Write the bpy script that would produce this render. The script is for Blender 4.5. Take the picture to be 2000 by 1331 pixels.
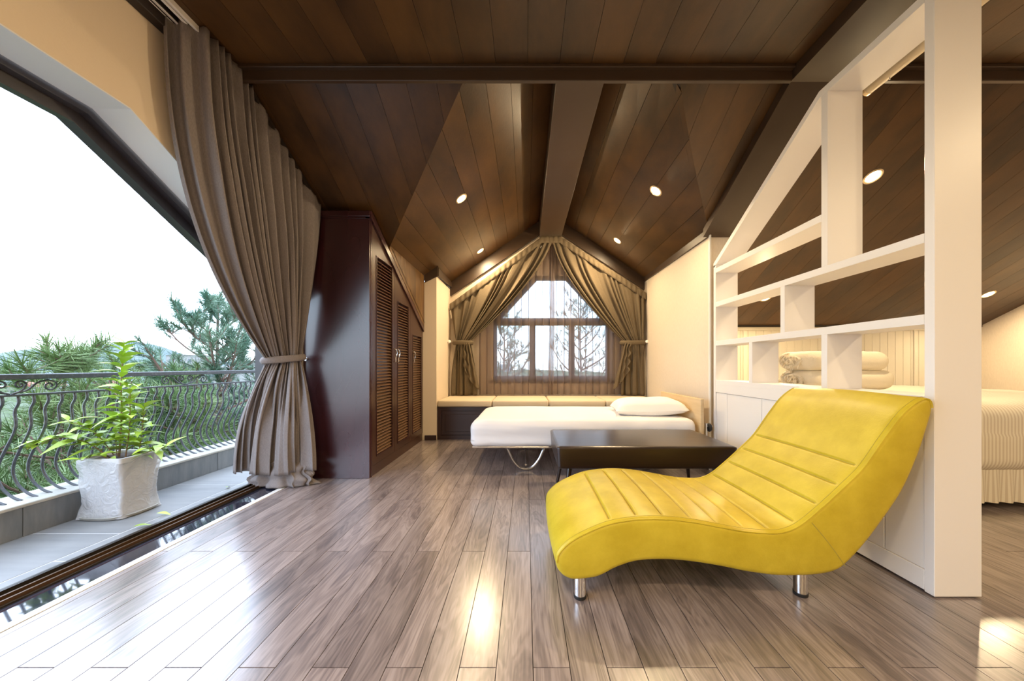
import bpy, bmesh, math, random
from mathutils import Vector, Matrix, Quaternion, noise
PI = math.pi
for o in list(bpy.data.objects): bpy.data.objects.remove(o)
S = bpy.context.scene
C = S.collection
# ------------------------------------------------------------------ camera, sky, exposure
cd = bpy.data.cameras.new('camera'); cam = bpy.data.objects.new('camera', cd); C.objects.link(cam)
cam.location = (0, 0, .95); cam.rotation_euler = (PI/2, 0, 0)
cd.sensor_width = 36; cd.lens = 36*660/2000; cd.shift_x = -.0135; cd.shift_y = .02425; cd.clip_start = .05; cd.clip_end = 3000
S.camera = cam
S.view_settings.view_transform = 'Standard'; S.view_settings.look = 'None'
S.view_settings.gamma = 1; S.view_settings.use_curve_mapping = False
S.view_settings.exposure = 0.0
SKY = 8.0           # strength of the overcast sky
LAMP = 1.0
W = bpy.data.worlds.new('sky'); S.world = W; W.use_nodes = True
nt = W.node_tree; nt.nodes.clear()
out = nt.nodes.new('ShaderNodeOutputWorld'); bg = nt.nodes.new('ShaderNodeBackground')
tc = nt.nodes.new('ShaderNodeTexCoord'); sx = nt.nodes.new('ShaderNodeSeparateXYZ'); rp = nt.nodes.new('ShaderNodeValToRGB')
nz = nt.nodes.new('ShaderNodeTexNoise'); nz.inputs['Scale'].default_value = 2.2; nz.inputs['Detail'].default_value = 4
mp = nt.nodes.new('ShaderNodeMapping'); mp.inputs['Scale'].default_value = (1, 1, 6)
mx = nt.nodes.new('ShaderNodeMix'); mx.data_type = 'RGBA'; mx.inputs[0].default_value = .25
nt.links.new(tc.outputs['Generated'], sx.inputs[0]); nt.links.new(sx.outputs['Z'], rp.inputs[0])
nt.links.new(tc.outputs['Generated'], mp.inputs[0]); nt.links.new(mp.outputs[0], nz.inputs['Vector'])
r = rp.color_ramp; r.elements[0].position = 0; r.elements[0].color = (.42, .47, .52, 1)
r.elements[1].position = 1; r.elements[1].color = (.66, .79, 1.0, 1)
e = r.elements.new(.03); e.color = (.62, .74, .86, 1)
e = r.elements.new(.12); e.color = (.50, .68, .82, 1)
e = r.elements.new(.24); e.color = (.68, .80, 1.0, 1)
nt.links.new(rp.outputs[0], mx.inputs[6]); nt.links.new(nz.outputs['Fac'], mx.inputs[7])
nt.links.new(rp.outputs[0], bg.inputs[0]); bg.inputs[1].default_value = SKY
nt.links.new(bg.outputs[0], out.inputs[0])

# ------------------------------------------------------------------ materials
def N(nt, t, **k):
    n = nt.nodes.new(t)
    for a, b in k.items(): setattr(n, a, b)
    return n
def mat(name, col, rough=.5, metal=0, spec=.5, var=0, scale=8, stretch=(1, 1, 1), col2=None, bump=0, bscale=60, coat=0,
        rand=0, ior=1.5, emit=None, es=0, coatr=.1, contrast=(.35, .65), trans=0, rvar=0):
    m = bpy.data.materials.new(name); m.use_nodes = True; nt = m.node_tree; nd = nt.nodes; p = nd['Principled BSDF']; L = nt.links.new
    p.inputs['Base Color'].default_value = (*col, 1); p.inputs['Roughness'].default_value = rough
    p.inputs['Metallic'].default_value = metal; p.inputs['Specular IOR Level'].default_value = spec; p.inputs['IOR'].default_value = ior
    p.inputs['Coat Weight'].default_value = coat; p.inputs['Coat Roughness'].default_value = coatr
    if emit: p.inputs['Emission Color'].default_value = (*emit, 1); p.inputs['Emission Strength'].default_value = es
    tc = N(nt, 'ShaderNodeTexCoord'); mp = N(nt, 'ShaderNodeMapping'); mp.inputs['Scale'].default_value = stretch
    L(tc.outputs['Object'], mp.inputs[0])
    vec = mp.outputs[0]
    if rand:
        oi = N(nt, 'ShaderNodeObjectInfo'); ml = N(nt, 'ShaderNodeMath', operation='MULTIPLY'); ml.inputs[1].default_value = 37.
        L(oi.outputs['Random'], ml.inputs[0]); ad = N(nt, 'ShaderNodeVectorMath', operation='ADD')
        L(mp.outputs[0], ad.inputs[0]); L(ml.outputs[0], ad.inputs[1]); vec = ad.outputs[0]
    src = None
    if col2:
        nz = N(nt, 'ShaderNodeTexNoise'); nz.inputs['Scale'].default_value = scale; nz.inputs['Detail'].default_value = 6; nz.inputs['Roughness'].default_value = .6
        L(vec, nz.inputs['Vector']); cr = N(nt, 'ShaderNodeValToRGB')
        cr.color_ramp.elements[0].position = contrast[0]; cr.color_ramp.elements[0].color = (*col, 1)
        cr.color_ramp.elements[1].position = contrast[1]; cr.color_ramp.elements[1].color = (*col2, 1)
        L(nz.outputs['Fac'], cr.inputs[0]); src = cr.outputs[0]
    if rand:
        hs = N(nt, 'ShaderNodeHueSaturation'); mr = N(nt, 'ShaderNodeMapRange'); mr.inputs[3].default_value = 1-rand; mr.inputs[4].default_value = 1+rand
        L(oi.outputs['Random'], mr.inputs[0]); L(mr.outputs[0], hs.inputs['Value'])
        if src: L(src, hs.inputs['Color'])
        else: hs.inputs['Color'].default_value = (*col, 1)
        src = hs.outputs[0]
    if src: L(src, p.inputs['Base Color'])
    if rvar:
        n3 = N(nt, 'ShaderNodeTexNoise'); n3.inputs['Scale'].default_value = scale*.7; L(vec, n3.inputs['Vector'])
        mr = N(nt, 'ShaderNodeMapRange'); mr.inputs[3].default_value = rough-rvar; mr.inputs[4].default_value = rough+rvar
        L(n3.outputs['Fac'], mr.inputs[0]); L(mr.outputs[0], p.inputs['Roughness'])
    if bump:
        n2 = N(nt, 'ShaderNodeTexNoise'); n2.inputs['Scale'].default_value = bscale; n2.inputs['Detail'].default_value = 3
        L(vec, n2.inputs['Vector']); bp = N(nt, 'ShaderNodeBump'); bp.inputs['Strength'].default_value = bump; bp.inputs['Distance'].default_value = .01
        L(n2.outputs['Fac'], bp.inputs['Height']); L(bp.outputs[0], p.inputs['Normal'])
    return m
def woodfloor():
    m = mat('floor_laminate', (.19, .135, .115), .30, spec=.5, rand=.17, ior=1.6, coat=1.0, coatr=.21)
    nt = m.node_tree; p = nt.nodes['Principled BSDF']; L = nt.links.new
    tc = N(nt, 'ShaderNodeTexCoord'); oi = N(nt, 'ShaderNodeObjectInfo')
    ml = N(nt, 'ShaderNodeMath', operation='MULTIPLY'); ml.inputs[1].default_value = 91.; L(oi.outputs['Random'], ml.inputs[0])
    mp = N(nt, 'ShaderNodeMapping'); mp.inputs['Scale'].default_value = (7, .9, 1); L(tc.outputs['Object'], mp.inputs[0])
    ad = N(nt, 'ShaderNodeVectorMath', operation='ADD'); L(mp.outputs[0], ad.inputs[0]); L(ml.outputs[0], ad.inputs[1])
    nz = N(nt, 'ShaderNodeTexNoise'); nz.inputs['Scale'].default_value = 1.6; nz.inputs['Detail'].default_value = 3; nz.inputs['Distortion'].default_value = 1.2; L(ad.outputs[0], nz.inputs['Vector'])
    # growth rings: sine of the noise field
    mu = N(nt, 'ShaderNodeMath', operation='MULTIPLY'); mu.inputs[1].default_value = 55; L(nz.outputs['Fac'], mu.inputs[0])
    sn = N(nt, 'ShaderNodeMath', operation='SINE'); L(mu.outputs[0], sn.inputs[0])
    mp2 = N(nt, 'ShaderNodeMapping'); mp2.inputs['Scale'].default_value = (60, 3, 1); L(tc.outputs['Object'], mp2.inputs[0])
    n2 = N(nt, 'ShaderNodeTexNoise'); n2.inputs['Scale'].default_value = 2; n2.inputs['Detail'].default_value = 5; L(mp2.outputs[0], n2.inputs['Vector'])
    m1 = N(nt, 'ShaderNodeMapRange'); m1.inputs[1].default_value = -1; m1.inputs[3].default_value = .40; m1.inputs[4].default_value = .56; L(sn.outputs[0], m1.inputs[0])
    a2 = N(nt, 'ShaderNodeMath', operation='MULTIPLY_ADD'); a2.inputs[1].default_value = .55; L(n2.outputs['Fac'], a2.inputs[0])
    sb = N(nt, 'ShaderNodeMath', operation='SUBTRACT'); sb.inputs[1].default_value = .27; L(m1.outputs[0], sb.inputs[0]); L(sb.outputs[0], a2.inputs[2])
    a3 = N(nt, 'ShaderNodeMath', operation='MULTIPLY_ADD'); a3.inputs[1].default_value = .7; L(nz.outputs['Fac'], a3.inputs[0]); 
    s3 = N(nt, 'ShaderNodeMath', operation='SUBTRACT'); s3.inputs[1].default_value = .35; L(a2.outputs[0], s3.inputs[0]); L(s3.outputs[0], a3.inputs[2])
    cr = N(nt, 'ShaderNodeValToRGB'); cr.color_ramp.elements[0].position = .25; cr.color_ramp.elements[0].color = (.11, .088, .090, 1)
    cr.color_ramp.elements[1].position = .72; cr.color_ramp.elements[1].color = (.34, .28, .265, 1)
    e = cr.color_ramp.elements.new(.48); e.color = (.225, .18, .172, 1)
    L(a3.outputs[0], cr.inputs[0])
    for n in nt.nodes:
        if n.type == 'HUE_SAT': L(cr.outputs[0], n.inputs['Color'])
    return m
M = {}
M['floor'] = woodfloor()
M['floor'].node_tree.nodes['Principled BSDF'].inputs['Coat IOR'].default_value = 1.66
M['floor_base'] = mat('floor_joint', (.03, .022, .018), .6)
M['ceil'] = mat('ceiling_wood', (.036, .018, .007), .34, spec=.4, rand=.16, scale=1.6, stretch=(2.2, 1, 1.6), col2=(.105, .050, .015), bump=.05, bscale=40, contrast=(.32, .72), rvar=.06)
M['ceil_dark'] = mat('ceiling_dark', (.02, .012, .008), .5)
M['mould'] = mat('moulding_wood', (.055, .033, .020), .4, scale=3, col2=(.05, .027, .014))
M['cheekwood'] = mat('cheek_wood', (.07, .032, .010), .4, rand=.3, scale=3, stretch=(3, 3, .6), col2=(.17, .085, .022))
M['wall'] = mat('cream_wall', (.70, .585, .445), .8, bump=.06, bscale=90)
M['paper'] = mat('wallpaper', (.72, .63, .52), .75, scale=160, stretch=(1, 1, .2), col2=(.66, .575, .47), bump=.05, bscale=200)
M['reveal'] = mat('reveal_plaster', (.72, .72, .74), .7, bump=.03)
M['white'] = mat('white_paint', (.82, .79, .77), .42, spec=.4, bump=.015, bscale=30)
M['bead'] = mat('bead_board', (.70, .66, .57), .45, rand=.02)
M['frame'] = mat('dark_frame', (.035, .03, .035), .35, bump=.02)
M['track'] = mat('dark_track', (.022, .016, .012), .3, metal=.3)
M['bronze'] = mat('bronze_track', (.10, .05, .022), .35, metal=.6)
M['granite'] = mat('granite', (.015, .017, .03), .06, scale=350, col2=(.06, .07, .11), contrast=(.6, .75), coat=.5, coatr=.03, ior=1.7)
M['alu'] = mat('aluminium', (.85, .83, .8), .35, metal=.3)
M['ruby'] = mat('mahogany', (.028, .007, .009), .27, spec=.6, scale=3, stretch=(1, 1, .4), col2=(.045, .010, .012), rvar=.08, bump=.03, bscale=14, coat=.25, coatr=.2)
M['door'] = mat('wardrobe_door', (.040, .017, .011), .33, spec=.5, scale=4, col2=(.055, .024, .014))
M['slat'] = mat('wardrobe_slat', (.13, .068, .034), .35)
M['chrome'] = mat('chrome', (.82, .82, .82), .14, metal=1)
M['steel'] = mat('brushed_steel', (.6, .6, .62), .25, metal=1)
M['black'] = mat('black_rubber', (.012, .012, .013), .5)
M['table'] = mat('espresso_wood', (.016, .008, .006), .30, spec=.4, scale=3, stretch=(.4, 4, 4), col2=(.026, .012, .008), coat=.15, coatr=.2)
M['bench'] = mat('bench_wood', (.026, .011, .012), .35)
M['cushion'] = mat('cushion_fabric', (.62, .51, .36), .85, bump=.12, bscale=300)
M['sheet'] = mat('sheet_cotton', (.75, .72, .72), .85, bump=.08, bscale=14)
M['pillow'] = mat('pillow_cotton', (.80, .775, .74), .85, bump=.1, bscale=18)
M['oak'] = mat('pale_oak', (.60, .43, .23), .5, scale=5, stretch=(2, .5, 5), col2=(.68, .51, .30))
M['linen'] = mat('curtain_linen', (.225, .195, .188), .85, scale=260, stretch=(1, 1, .25), col2=(.175, .15, .143), bump=.2, bscale=420)
M['linen_lamplit'] = mat('drape_linen_lamplit', (.125, .09, .05), .85, scale=260, stretch=(1, 1, .25), col2=(.095, .068, .037), bump=.15, bscale=420)  # same cloth as the balcony curtain, warm lamplight put into its colour
M['leather'] = mat('mustard_leather', (.48, .355, .016), .42, spec=.4, scale=9, col2=(.60, .46, .034), bump=.06, bscale=160, contrast=(.35, .7))
M['seam'] = mat('seam_thread', (.42, .34, .05), .6)
M['iron'] = mat('wrought_iron', (.045, .05, .062), .42, metal=.2, scale=60, col2=(.09, .095, .105), contrast=(.5, .7))
M['marble'] = mat('marble_ledge', (.42, .41, .37), .35, scale=6, col2=(.32, .31, .28))
M['tile'] = mat('balcony_tile', (.17, .178, .185), .38, rand=.06, scale=5, stretch=(.5, 3, 1), col2=(.22, .225, .23))
M['tileside'] = mat('curb_tile', (.115, .13, .145), .4, rand=.12, scale=7, stretch=(1, 3, .5), col2=(.17, .18, .19))
M['grout'] = mat('grout', (.5, .5, .5), .8)
M['pot'] = mat('pot_white', (.55, .55, .56), .4)
M['film'] = mat('plastic_film', (.85, .86, .88), .18, bump=.6, bscale=9)
M['soil'] = mat('soil', (.06, .04, .03), .9, bump=.5, bscale=60)
M['leaf'] = mat('leaf_green', (.27, .43, .03), .4, rand=.4, scale=12, col2=(.36, .50, .06))
M['stem'] = mat('stem_bark', (.20, .12, .05), .7)
M['bark'] = mat('pine_bark', (.14, .085, .065), .9, bump=.5, bscale=20)
M['needle'] = mat('pine_needle', (.05, .12, .038), .5, scale=1.2, col2=(.15, .21, .07))
M['needle2'] = mat('pine_needle_blue', (.045, .115, .075), .5, scale=1.5, col2=(.13, .20, .125))
M['ground'] = mat('hillside', (.02, .04, .012), .95, scale=1.5, col2=(.05, .07, .025))
M['hill'] = mat('hazed_far_hill', (.045, .075, .08), .95, scale=.05, col2=(.095, .125, .135))  # blue of the distance haze is mixed into the hill colour
M['house'] = mat('house_wall', (.22, .215, .21), .8)
M['roofred'] = mat('house_roof', (.20, .07, .045), .8)
M['winglass'] = mat('house_window', (.06, .08, .1), .1)
M['blanket'] = mat('blanket_cream', (.78, .71, .57), .95, bump=.3, bscale=120)
M['lens'] = mat('lamp_lens', (1, .9, .7), .5, emit=(1, .80, .48), es=22)
M['trimring'] = mat('lamp_ring', (.75, .6, .4), .3, metal=.5)
M['batten'] = mat('batten', (.66, .56, .40), .5)
M['cordw'] = mat('cord_white', (.8, .78, .74), .5)
# fabrics that let light through
def sheer():
    m = bpy.data.materials.new('sheer'); m.use_nodes = True; nt = m.node_tree; nt.nodes.clear(); L = nt.links.new
    o = N(nt, 'ShaderNodeOutputMaterial'); t = N(nt, 'ShaderNodeBsdfTransparent'); tr = N(nt, 'ShaderNodeBsdfTranslucent'); d = N(nt, 'ShaderNodeBsdfDiffuse')
    t.inputs[0].default_value = (1, 1, 1, 1)
    tr.inputs[0].default_value = (.50, .42, .42, 1); d.inputs[0].default_value = (.24, .18, .14, 1)
    a = N(nt, 'ShaderNodeMixShader'); a.inputs[0].default_value = .5; L(tr.outputs[0], a.inputs[1]); L(d.outputs[0], a.inputs[2])
    # a woven layer covers more when seen at a slant: coverage = 1-(1-c)^(1/cos)
    lw = N(nt, 'ShaderNodeLayerWeight'); lw.inputs[0].default_value = .5
    mr = N(nt, 'ShaderNodeMapRange'); mr.inputs[1].default_value = 0; mr.inputs[2].default_value = .7; mr.inputs[3].default_value = .56; mr.inputs[4].default_value = .93
    L(lw.outputs['Facing'], mr.inputs[0])
    b = N(nt, 'ShaderNodeMixShader'); L(mr.outputs[0], b.inputs[0]); L(t.outputs[0], b.inputs[1]); L(a.outputs[0], b.inputs[2]); L(b.outputs[0], o.inputs[0])
    return m
M['sheer'] = sheer()
def duvetmat():
    m = mat('duvet_cotton', (.84, .76, .62), .9); nt = m.node_tree; L = nt.links.new; p = nt.nodes['Principled BSDF']
    tc = N(nt, 'ShaderNodeTexCoord'); w = N(nt, 'ShaderNodeTexWave'); w.inputs['Scale'].default_value = 14; w.bands_direction = 'X'
    L(tc.outputs['Object'], w.inputs[0]); cr = N(nt, 'ShaderNodeValToRGB'); cr.color_ramp.elements[0].color = (.60, .53, .43, 1); cr.color_ramp.elements[1].color = (.74, .69, .59, 1)
    cr.color_ramp.elements[0].position = .4; cr.color_ramp.elements[1].position = .5
    L(w.outputs['Fac'], cr.inputs[0]); L(cr.outputs[0], p.inputs['Base Color']); return m
M['duvet'] = duvetmat()

# ------------------------------------------------------------------ mesh helpers
class MB:
    def __init__(s): s.v = []; s.f = []
    def add(s, vs, fs):
        k = len(s.v); s.v += [tuple(p) for p in vs]; s.f += [tuple(i+k for i in f) for f in fs]; return s
    def box(s, a, b, bev=0):
        x0, y0, z0 = a; x1, y1, z1 = b
        if x0 > x1: x0, x1 = x1, x0
        if y0 > y1: y0, y1 = y1, y0
        if z0 > z1: z0, z1 = z1, z0
        if bev:
            bm = bmesh.new(); bmesh.ops.create_cube(bm, size=1)
            for v in bm.verts: v.co = Vector(((x0+x1)/2+v.co.x*(x1-x0), (y0+y1)/2+v.co.y*(y1-y0), (z0+z1)/2+v.co.z*(z1-z0)))
            bev = min(bev, .45*min(x1-x0, y1-y0, z1-z0))
            bmesh.ops.bevel(bm, geom=bm.edges[:], offset=bev, segments=3 if bev > .01 else 1, affect='EDGES', profile=.5)
            bm.verts.index_update(); s.add([v.co[:] for v in bm.verts], [[v.index for v in f.verts] for f in bm.faces]); bm.free(); return s
        return s.add([(x0,y0,z0),(x1,y0,z0),(x1,y1,z0),(x0,y1,z0),(x0,y0,z1),(x1,y0,z1),(x1,y1,z1),(x0,y1,z1)],
                     [(0,3,2,1),(4,5,6,7),(0,1,5,4),(1,2,6,5),(2,3,7,6),(3,0,4,7)])
    def prism(s, pts, vec):
        n = len(pts); vec = Vector(vec); P = [Vector(p) for p in pts]
        return s.add([p[:] for p in P]+[(p+vec)[:] for p in P], [tuple(range(n)), tuple(range(2*n-1, n-1, -1))]+[(i, (i+1) % n, n+(i+1) % n, n+i) for i in range(n)])
    def tube(s, pts, r, n=8, closed=False):
        P = [Vector(p) for p in pts]; m = len(P); vs = []; fs = []
        rr = r if isinstance(r, (list, tuple)) else [r]*m
        up = None
        for i in range(m):
            if closed: t = (P[(i+1) % m]-P[i-1]).normalized()
            else: t = (P[min(i+1, m-1)]-P[max(i-1, 0)]).normalized()
            if up is None: up = t.orthogonal().normalized()
            up = (up-t*up.dot(t)).normalized(); b = t.cross(up)
            for k in range(n):
                a = 2*PI*k/n; vs.append((P[i]+(up*math.cos(a)+b*math.sin(a))*rr[i])[:])
        for i in range(m if closed else m-1):
            j = (i+1) % m
            for k in range(n): fs.append((i*n+k, i*n+(k+1) % n, j*n+(k+1) % n, j*n+k))
        if not closed: fs.append(tuple(range(n-1, -1, -1))); fs.append(tuple((m-1)*n+k for k in range(n)))
        return s.add(vs, fs)
    def lathe(s, c, prof, n=20, axis='Z'):
        vs = []; fs = []
        for (r, h) in prof:
            for k in range(n):
                a = 2*PI*k/n; x, y, z = r*math.cos(a), r*math.sin(a), h
                if axis == 'X': x, y, z = z, x, y
                if axis == 'Y': x, y, z = x, z, y
                vs.append((c[0]+x, c[1]+y, c[2]+z))
        for i in range(len(prof)-1):
            for k in range(n): fs.append((i*n+k, i*n+(k+1) % n, (i+1)*n+(k+1) % n, (i+1)*n+k))
        fs.append(tuple(range(n-1, -1, -1))); fs.append(tuple((len(prof)-1)*n+k for k in range(n)))
        return s.add(vs, fs)
    def grid(s, fn, nu, nv):
        vs = [fn(i/nu, j/nv) for j in range(nv+1) for i in range(nu+1)]
        return s.add(vs, [(j*(nu+1)+i, j*(nu+1)+i+1, (j+1)*(nu+1)+i+1, (j+1)*(nu+1)+i) for j in range(nv) for i in range(nu)])
    def mesh(s, name, m, smooth=False, fix=True):
        me = bpy.data.meshes.new(name); me.from_pydata(s.v, [], s.f); me.materials.append(m)
        if fix:
            bm = bmesh.new(); bm.from_mesh(me); bmesh.ops.recalc_face_normals(bm, faces=bm.faces[:]); bm.to_mesh(me); bm.free()
        if smooth:
            me.polygons.foreach_set('use_smooth', [True]*len(me.polygons))
            if smooth != 'all': me.set_sharp_from_angle(angle=math.radians(38))
        me.update(); return me
def wloc(o):
    v = Vector((0, 0, 0))
    while o: v += o.location; o = o.parent
    return v
def obj(name, mb, m, parent=None, smooth=False, base=None, fix=True):
    """one mesh object; mesh given in world coordinates"""
    me = mb.mesh(name, m, smooth, fix); o = bpy.data.objects.new(name, me); C.objects.link(o)
    if parent is not None:
        o.parent = parent; o.location = -wloc(parent)
    elif base is not None:
        me.transform(Matrix.Translation(-Vector(base))); o.location = base
    return o
def tag(o, label=None, cat=None, group=None, kind=None):
    if label: o['label'] = label
    if cat: o['category'] = cat
    if group: o['group'] = group
    if kind: o['kind'] = kind
    return o
def thing(name, loc, label, cat, group=None):
    o = bpy.data.objects.new(name, None); C.objects.link(o); o.location = loc; o.empty_display_size = .1
    return tag(o, label, cat, group)
def tree_copy(o, parent=None):
    c = o.copy(); C.objects.link(c)
    if parent is not None: c.parent = parent
    for ch in o.children: tree_copy(ch, c)
    return c
def struct(name, mb, m, smooth=False, label=None):
    o = obj(name, mb, m, None, smooth); o['kind'] = 'structure'
    if label: o['label'] = label
    return o
def solid(o, t, off=0):
    md = o.modifiers.new('thick', 'SOLIDIFY'); md.thickness = t; md.offset = off; return o
def subs(o, n=1):
    md = o.modifiers.new('sub', 'SUBSURF'); md.levels = n; md.render_levels = n; return o
def catmull(pts, n):
    P = [Vector(p) for p in pts]; P = [2*P[0]-P[1]]+P+[2*P[-1]-P[-2]]; out = []
    for i in range(1, len(P)-2):
        for k in range(n):
            t = k/n; a, b, c, d = P[i-1:i+3]
            out.append(.5*((2*b)+(c-a)*t+(2*a-5*b+4*c-d)*t*t+(3*b-a-3*c+d)*t**3))
    out.append(P[-2]); return out
def interp(tab, x):
    if x <= tab[0][0]: return tab[0][1]
    for (a, b), (c, d) in zip(tab, tab[1:]):
        if x <= c:
            t = (x-a)/(c-a); return b+(d-b)*t
    return tab[-1][1]
def lerp(a, b, t): return a+(b-a)*t
def sm(t): t = max(0, min(1, t)); return t*t*(3-2*t)

# ------------------------------------------------------------------ geometry of the attic
XL, XR = -1.87, 5.86            # side walls
YK, ZK = 2.044, 2.74            # where the flat ceiling turns into the slope
SL = .5545
YB = 4.365                      # knee wall
YD = 5.12                       # dormer gable wall
def zmain(y): return ZK-SL*(y-YK)
RX = .37; ZL0 = lambda x: 2.835+.69*(x+.209)
RZ = ZL0(RX)
EL = -1.29
def xe(y): return 1.665+.0588*(y-3.06)
def ze(y): return 2.17+.0441*(y-3.06)
def zr(x, y): return RZ+(x-RX)/(xe(y)-RX)*(ze(y)-RZ)
YS = 2.06
def vl(x): return max(YS, YK+(ZK-ZL0(x))/SL)
def vr(x):
    a, b = YS, 3.4
    if zmain(a) < zr(x, a): return YS
    for _ in range(40):
        m = (a+b)/2
        if zmain(m) > zr(x, m): a = m
        else: b = m
    return a
# ---- floor
fb = MB(); fb.box((XL, -2.7, -.05), (XR, YB, -.006)); fb.box((-1.30, YB-.02, -.05), (1.85, YD, -.006))
floor = struct('floor', fb, M['floor_base'])
PW, PLn = .1157, 1.328
def inframe(x, y):
    if y < .9: return False
    px = 1027+x*660/y; py = 714+.95*660/y
    return -60 < px < 2060 and py < 1400
full = MB().box((0, 0, -.005), (PW-.0026, PLn-.003, 0)).mesh('plank', M['floor'])
rest = MB(); k = 0
xk = -1.48-4*PW
ix = 0
while xk < XR:
    x0, x1 = max(xk, XL+.01), min(xk+PW, XR)
    off = 1.063 if (ix % 2 == 1) else 1.727
    y = off-3*PLn
    while y < YB:
        y0, y1 = max(y, -2.7), min(y+PLn, YD if -1.2 < x0 < 1.7 else YB)
        if y1 > y0+.01 and x1 > x0+.01:
            vis = any(inframe(a, b) for a in (x0, x1) for b in (y0, (y0+y1)/2, y1))
            if x0 > 1.9 and x0/max(y1, .1) < 1.2: vis = False
            if vis:
                if x1-x0 > PW-.0012 and y1-y0 > PLn-.001: me = full
                else: me = MB().box((0, 0, -.005), (x1-x0-.0026, y1-y0-.003, 0)).mesh('plank', M['floor'])
                o = bpy.data.objects.new('plank', me); C.objects.link(o); o.parent = floor; o.location = (x0, y0, 0); k += 1
            else: rest.box((x0, y0, -.005), (x1-.0016, y1-.0016, 0))
        y += PLn
    xk += PW; ix += 1
print('floor planks', k)
tag(obj('plank_field', rest, M['floor'], floor), kind='stuff')
# ---- ceiling: dark backing, every board its own piece
cb = MB(); U = .03
cb.box((XL-.18, -2.75, ZK+.012), (XR+.1, YK, ZK+.06))
def slab(mb, q): mb.prism(q, (0, 0, .05))
slab(cb, [(XL-.18, YK, ZK+.013), (EL-.03, YK, ZK+.013), (EL-.03, YB+.1, zmain(YB+.1)+.013), (XL-.18, YB+.1, zmain(YB+.1)+.013)])
slab(cb, [(1.86, YK, ZK+.013), (XR+.1, YK, ZK+.013), (XR+.1, YB+.1, zmain(YB+.1)+.013), (1.86, YB+.1, zmain(YB+.1)+.013)])
slab(cb, [(1.69, YK, ZK+.013), (1.87, YK, ZK+.013), (1.87, 3.09, zmain(3.09)+.013), (1.69, 3.09, zmain(3.09)+.013)])
def bottom_pts(a, b, fn, n=6): return [(a+(b-a)*i/n, fn(a+(b-a)*i/n)) for i in range(n+1)]
slab(cb, [(EL-.03, YK, ZK+.013), (-.36, YK, ZK+.013)]+[(x, y, zmain(y)+.013) for x, y in reversed(bottom_pts(EL-.03, -.36, vl))])
slab(cb, [(.93, YK, ZK+.013), (1.70, YK, ZK+.013)]+[(x, y, zmain(y)+.013) for x, y in reversed(bottom_pts(.93, 1.70, vr))])
cb.prism([(EL-.05, vl(EL)+.09, ZL0(EL-.05)+.013), (-.36, YS+.02, ZL0(-.36)+.013), (RX, YS-.03, RZ+.013), (RX, YD+.1, RZ+.013), (EL-.05, YD+.1, ZL0(EL-.05)+.013)], (0, 0, .05))
def rpt(s_, y): xx = RX+s_*(xe(y)+.04-RX); return (xx, y, zr(xx, y)+.013)
def rstart(s_):
    y = YS-.03
    while y < 3.2 and zmain(y) > rpt(s_, y)[2]-.013: y += .01
    return y+.015
for i in range(8):
    sa, sb = i/8, (i+1)/8; ya, yb = rstart(sa), rstart(sb)
    for j in range(5):
        cb.prism([rpt(sa, lerp(ya, YD+.1, j/5)), rpt(sb, lerp(yb, YD+.1, j/5)), rpt(sb, lerp(yb, YD+.1, (j+1)/5)), rpt(sa, lerp(ya, YD+.1, (j+1)/5))], (0, 0, .05))
cb.prism([(-.5, YS-.05, ZK-.02), (RX, YS-.05, RZ+.05), (1.05, YS-.05, ZK-.02)], (0, .04, 0))
cb.box((.925, 2.0, 2.775), (1.4, 2.30, 2.80)); cb.box((-.7, 2.0, 2.775), (-.365, 2.30, 2.80))  # unseen covers added to stop light leaking in at the valley tops
cb.tube([(x_, vr(x_), zmain(vr(x_))+.065) for x_ in [.9+.1*i for i in range(8)]], .05, 6)  # hidden tube added above the right valley to block light leaks
cb.tube([(x_, vl(x_), zmain(vl(x_))+.07) for x_ in [EL+.09+.15*i for i in range(7)]], .05, 6)  # hidden tube added above the left valley to block light leaks
ceil = struct('ceiling', cb, M['ceil_dark'])
def board(pts, nrm, parent=ceil, m='ceil', t=.011, name='plank'):
    mb = MB(); mb.prism(pts, Vector(nrm)*t); return obj(name, mb, M[m], parent)
GW = .189; G = .0022
xg = .2-GW*11
while xg < XR:
    a, b = max(xg+G/2, XL), min(xg+GW-G/2, XR)
    if b > a+.01:
        board([(a, -2.7, ZK), (b, -2.7, ZK), (b, YK, ZK), (a, YK, ZK)], (0, 0, 1))
        cuts = [a]+[c for c in (EL, -.36, .9315, 1.665, 1.88) if a < c < b]+[b]
        for p, q in zip(cuts, cuts[1:]):
            mid = (p+q)/2
            if -.36 < mid < .9315 or q-p < .004: continue
            fn = (lambda x: YB) if (mid < EL or mid > 1.88) else (lambda x: 3.07) if mid > 1.665 else (vl if mid < 0 else vr)
            bp = bottom_pts(p, q, fn, 3 if fn in (vl, vr) else 1)
            bp = [(x, y) for x, y in bp if y > YS+.0005 or True]
            pts = [(p, YS, zmain(YS)), (q, YS, zmain(YS))]+[(x, max(y, YS+.001), zmain(max(y, YS+.001))) for x, y in reversed(bp)]
            board(pts, (0, SL*.87, .87))
    xg += GW
DW = .158
x = RX
while x > EL+.01:
    a, b = max(x-DW, EL)+G/2, x-G/2
    pts = [(b, YD, ZL0(b)), (a, YD, ZL0(a))]+[(xx, vl(xx), ZL0(xx)) for xx in (a, (a*2+b)/3, (a+2*b)/3, b)]
    board(pts, Vector((-.69, 0, 1)).normalized()); x -= DW
ns = 8
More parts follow.
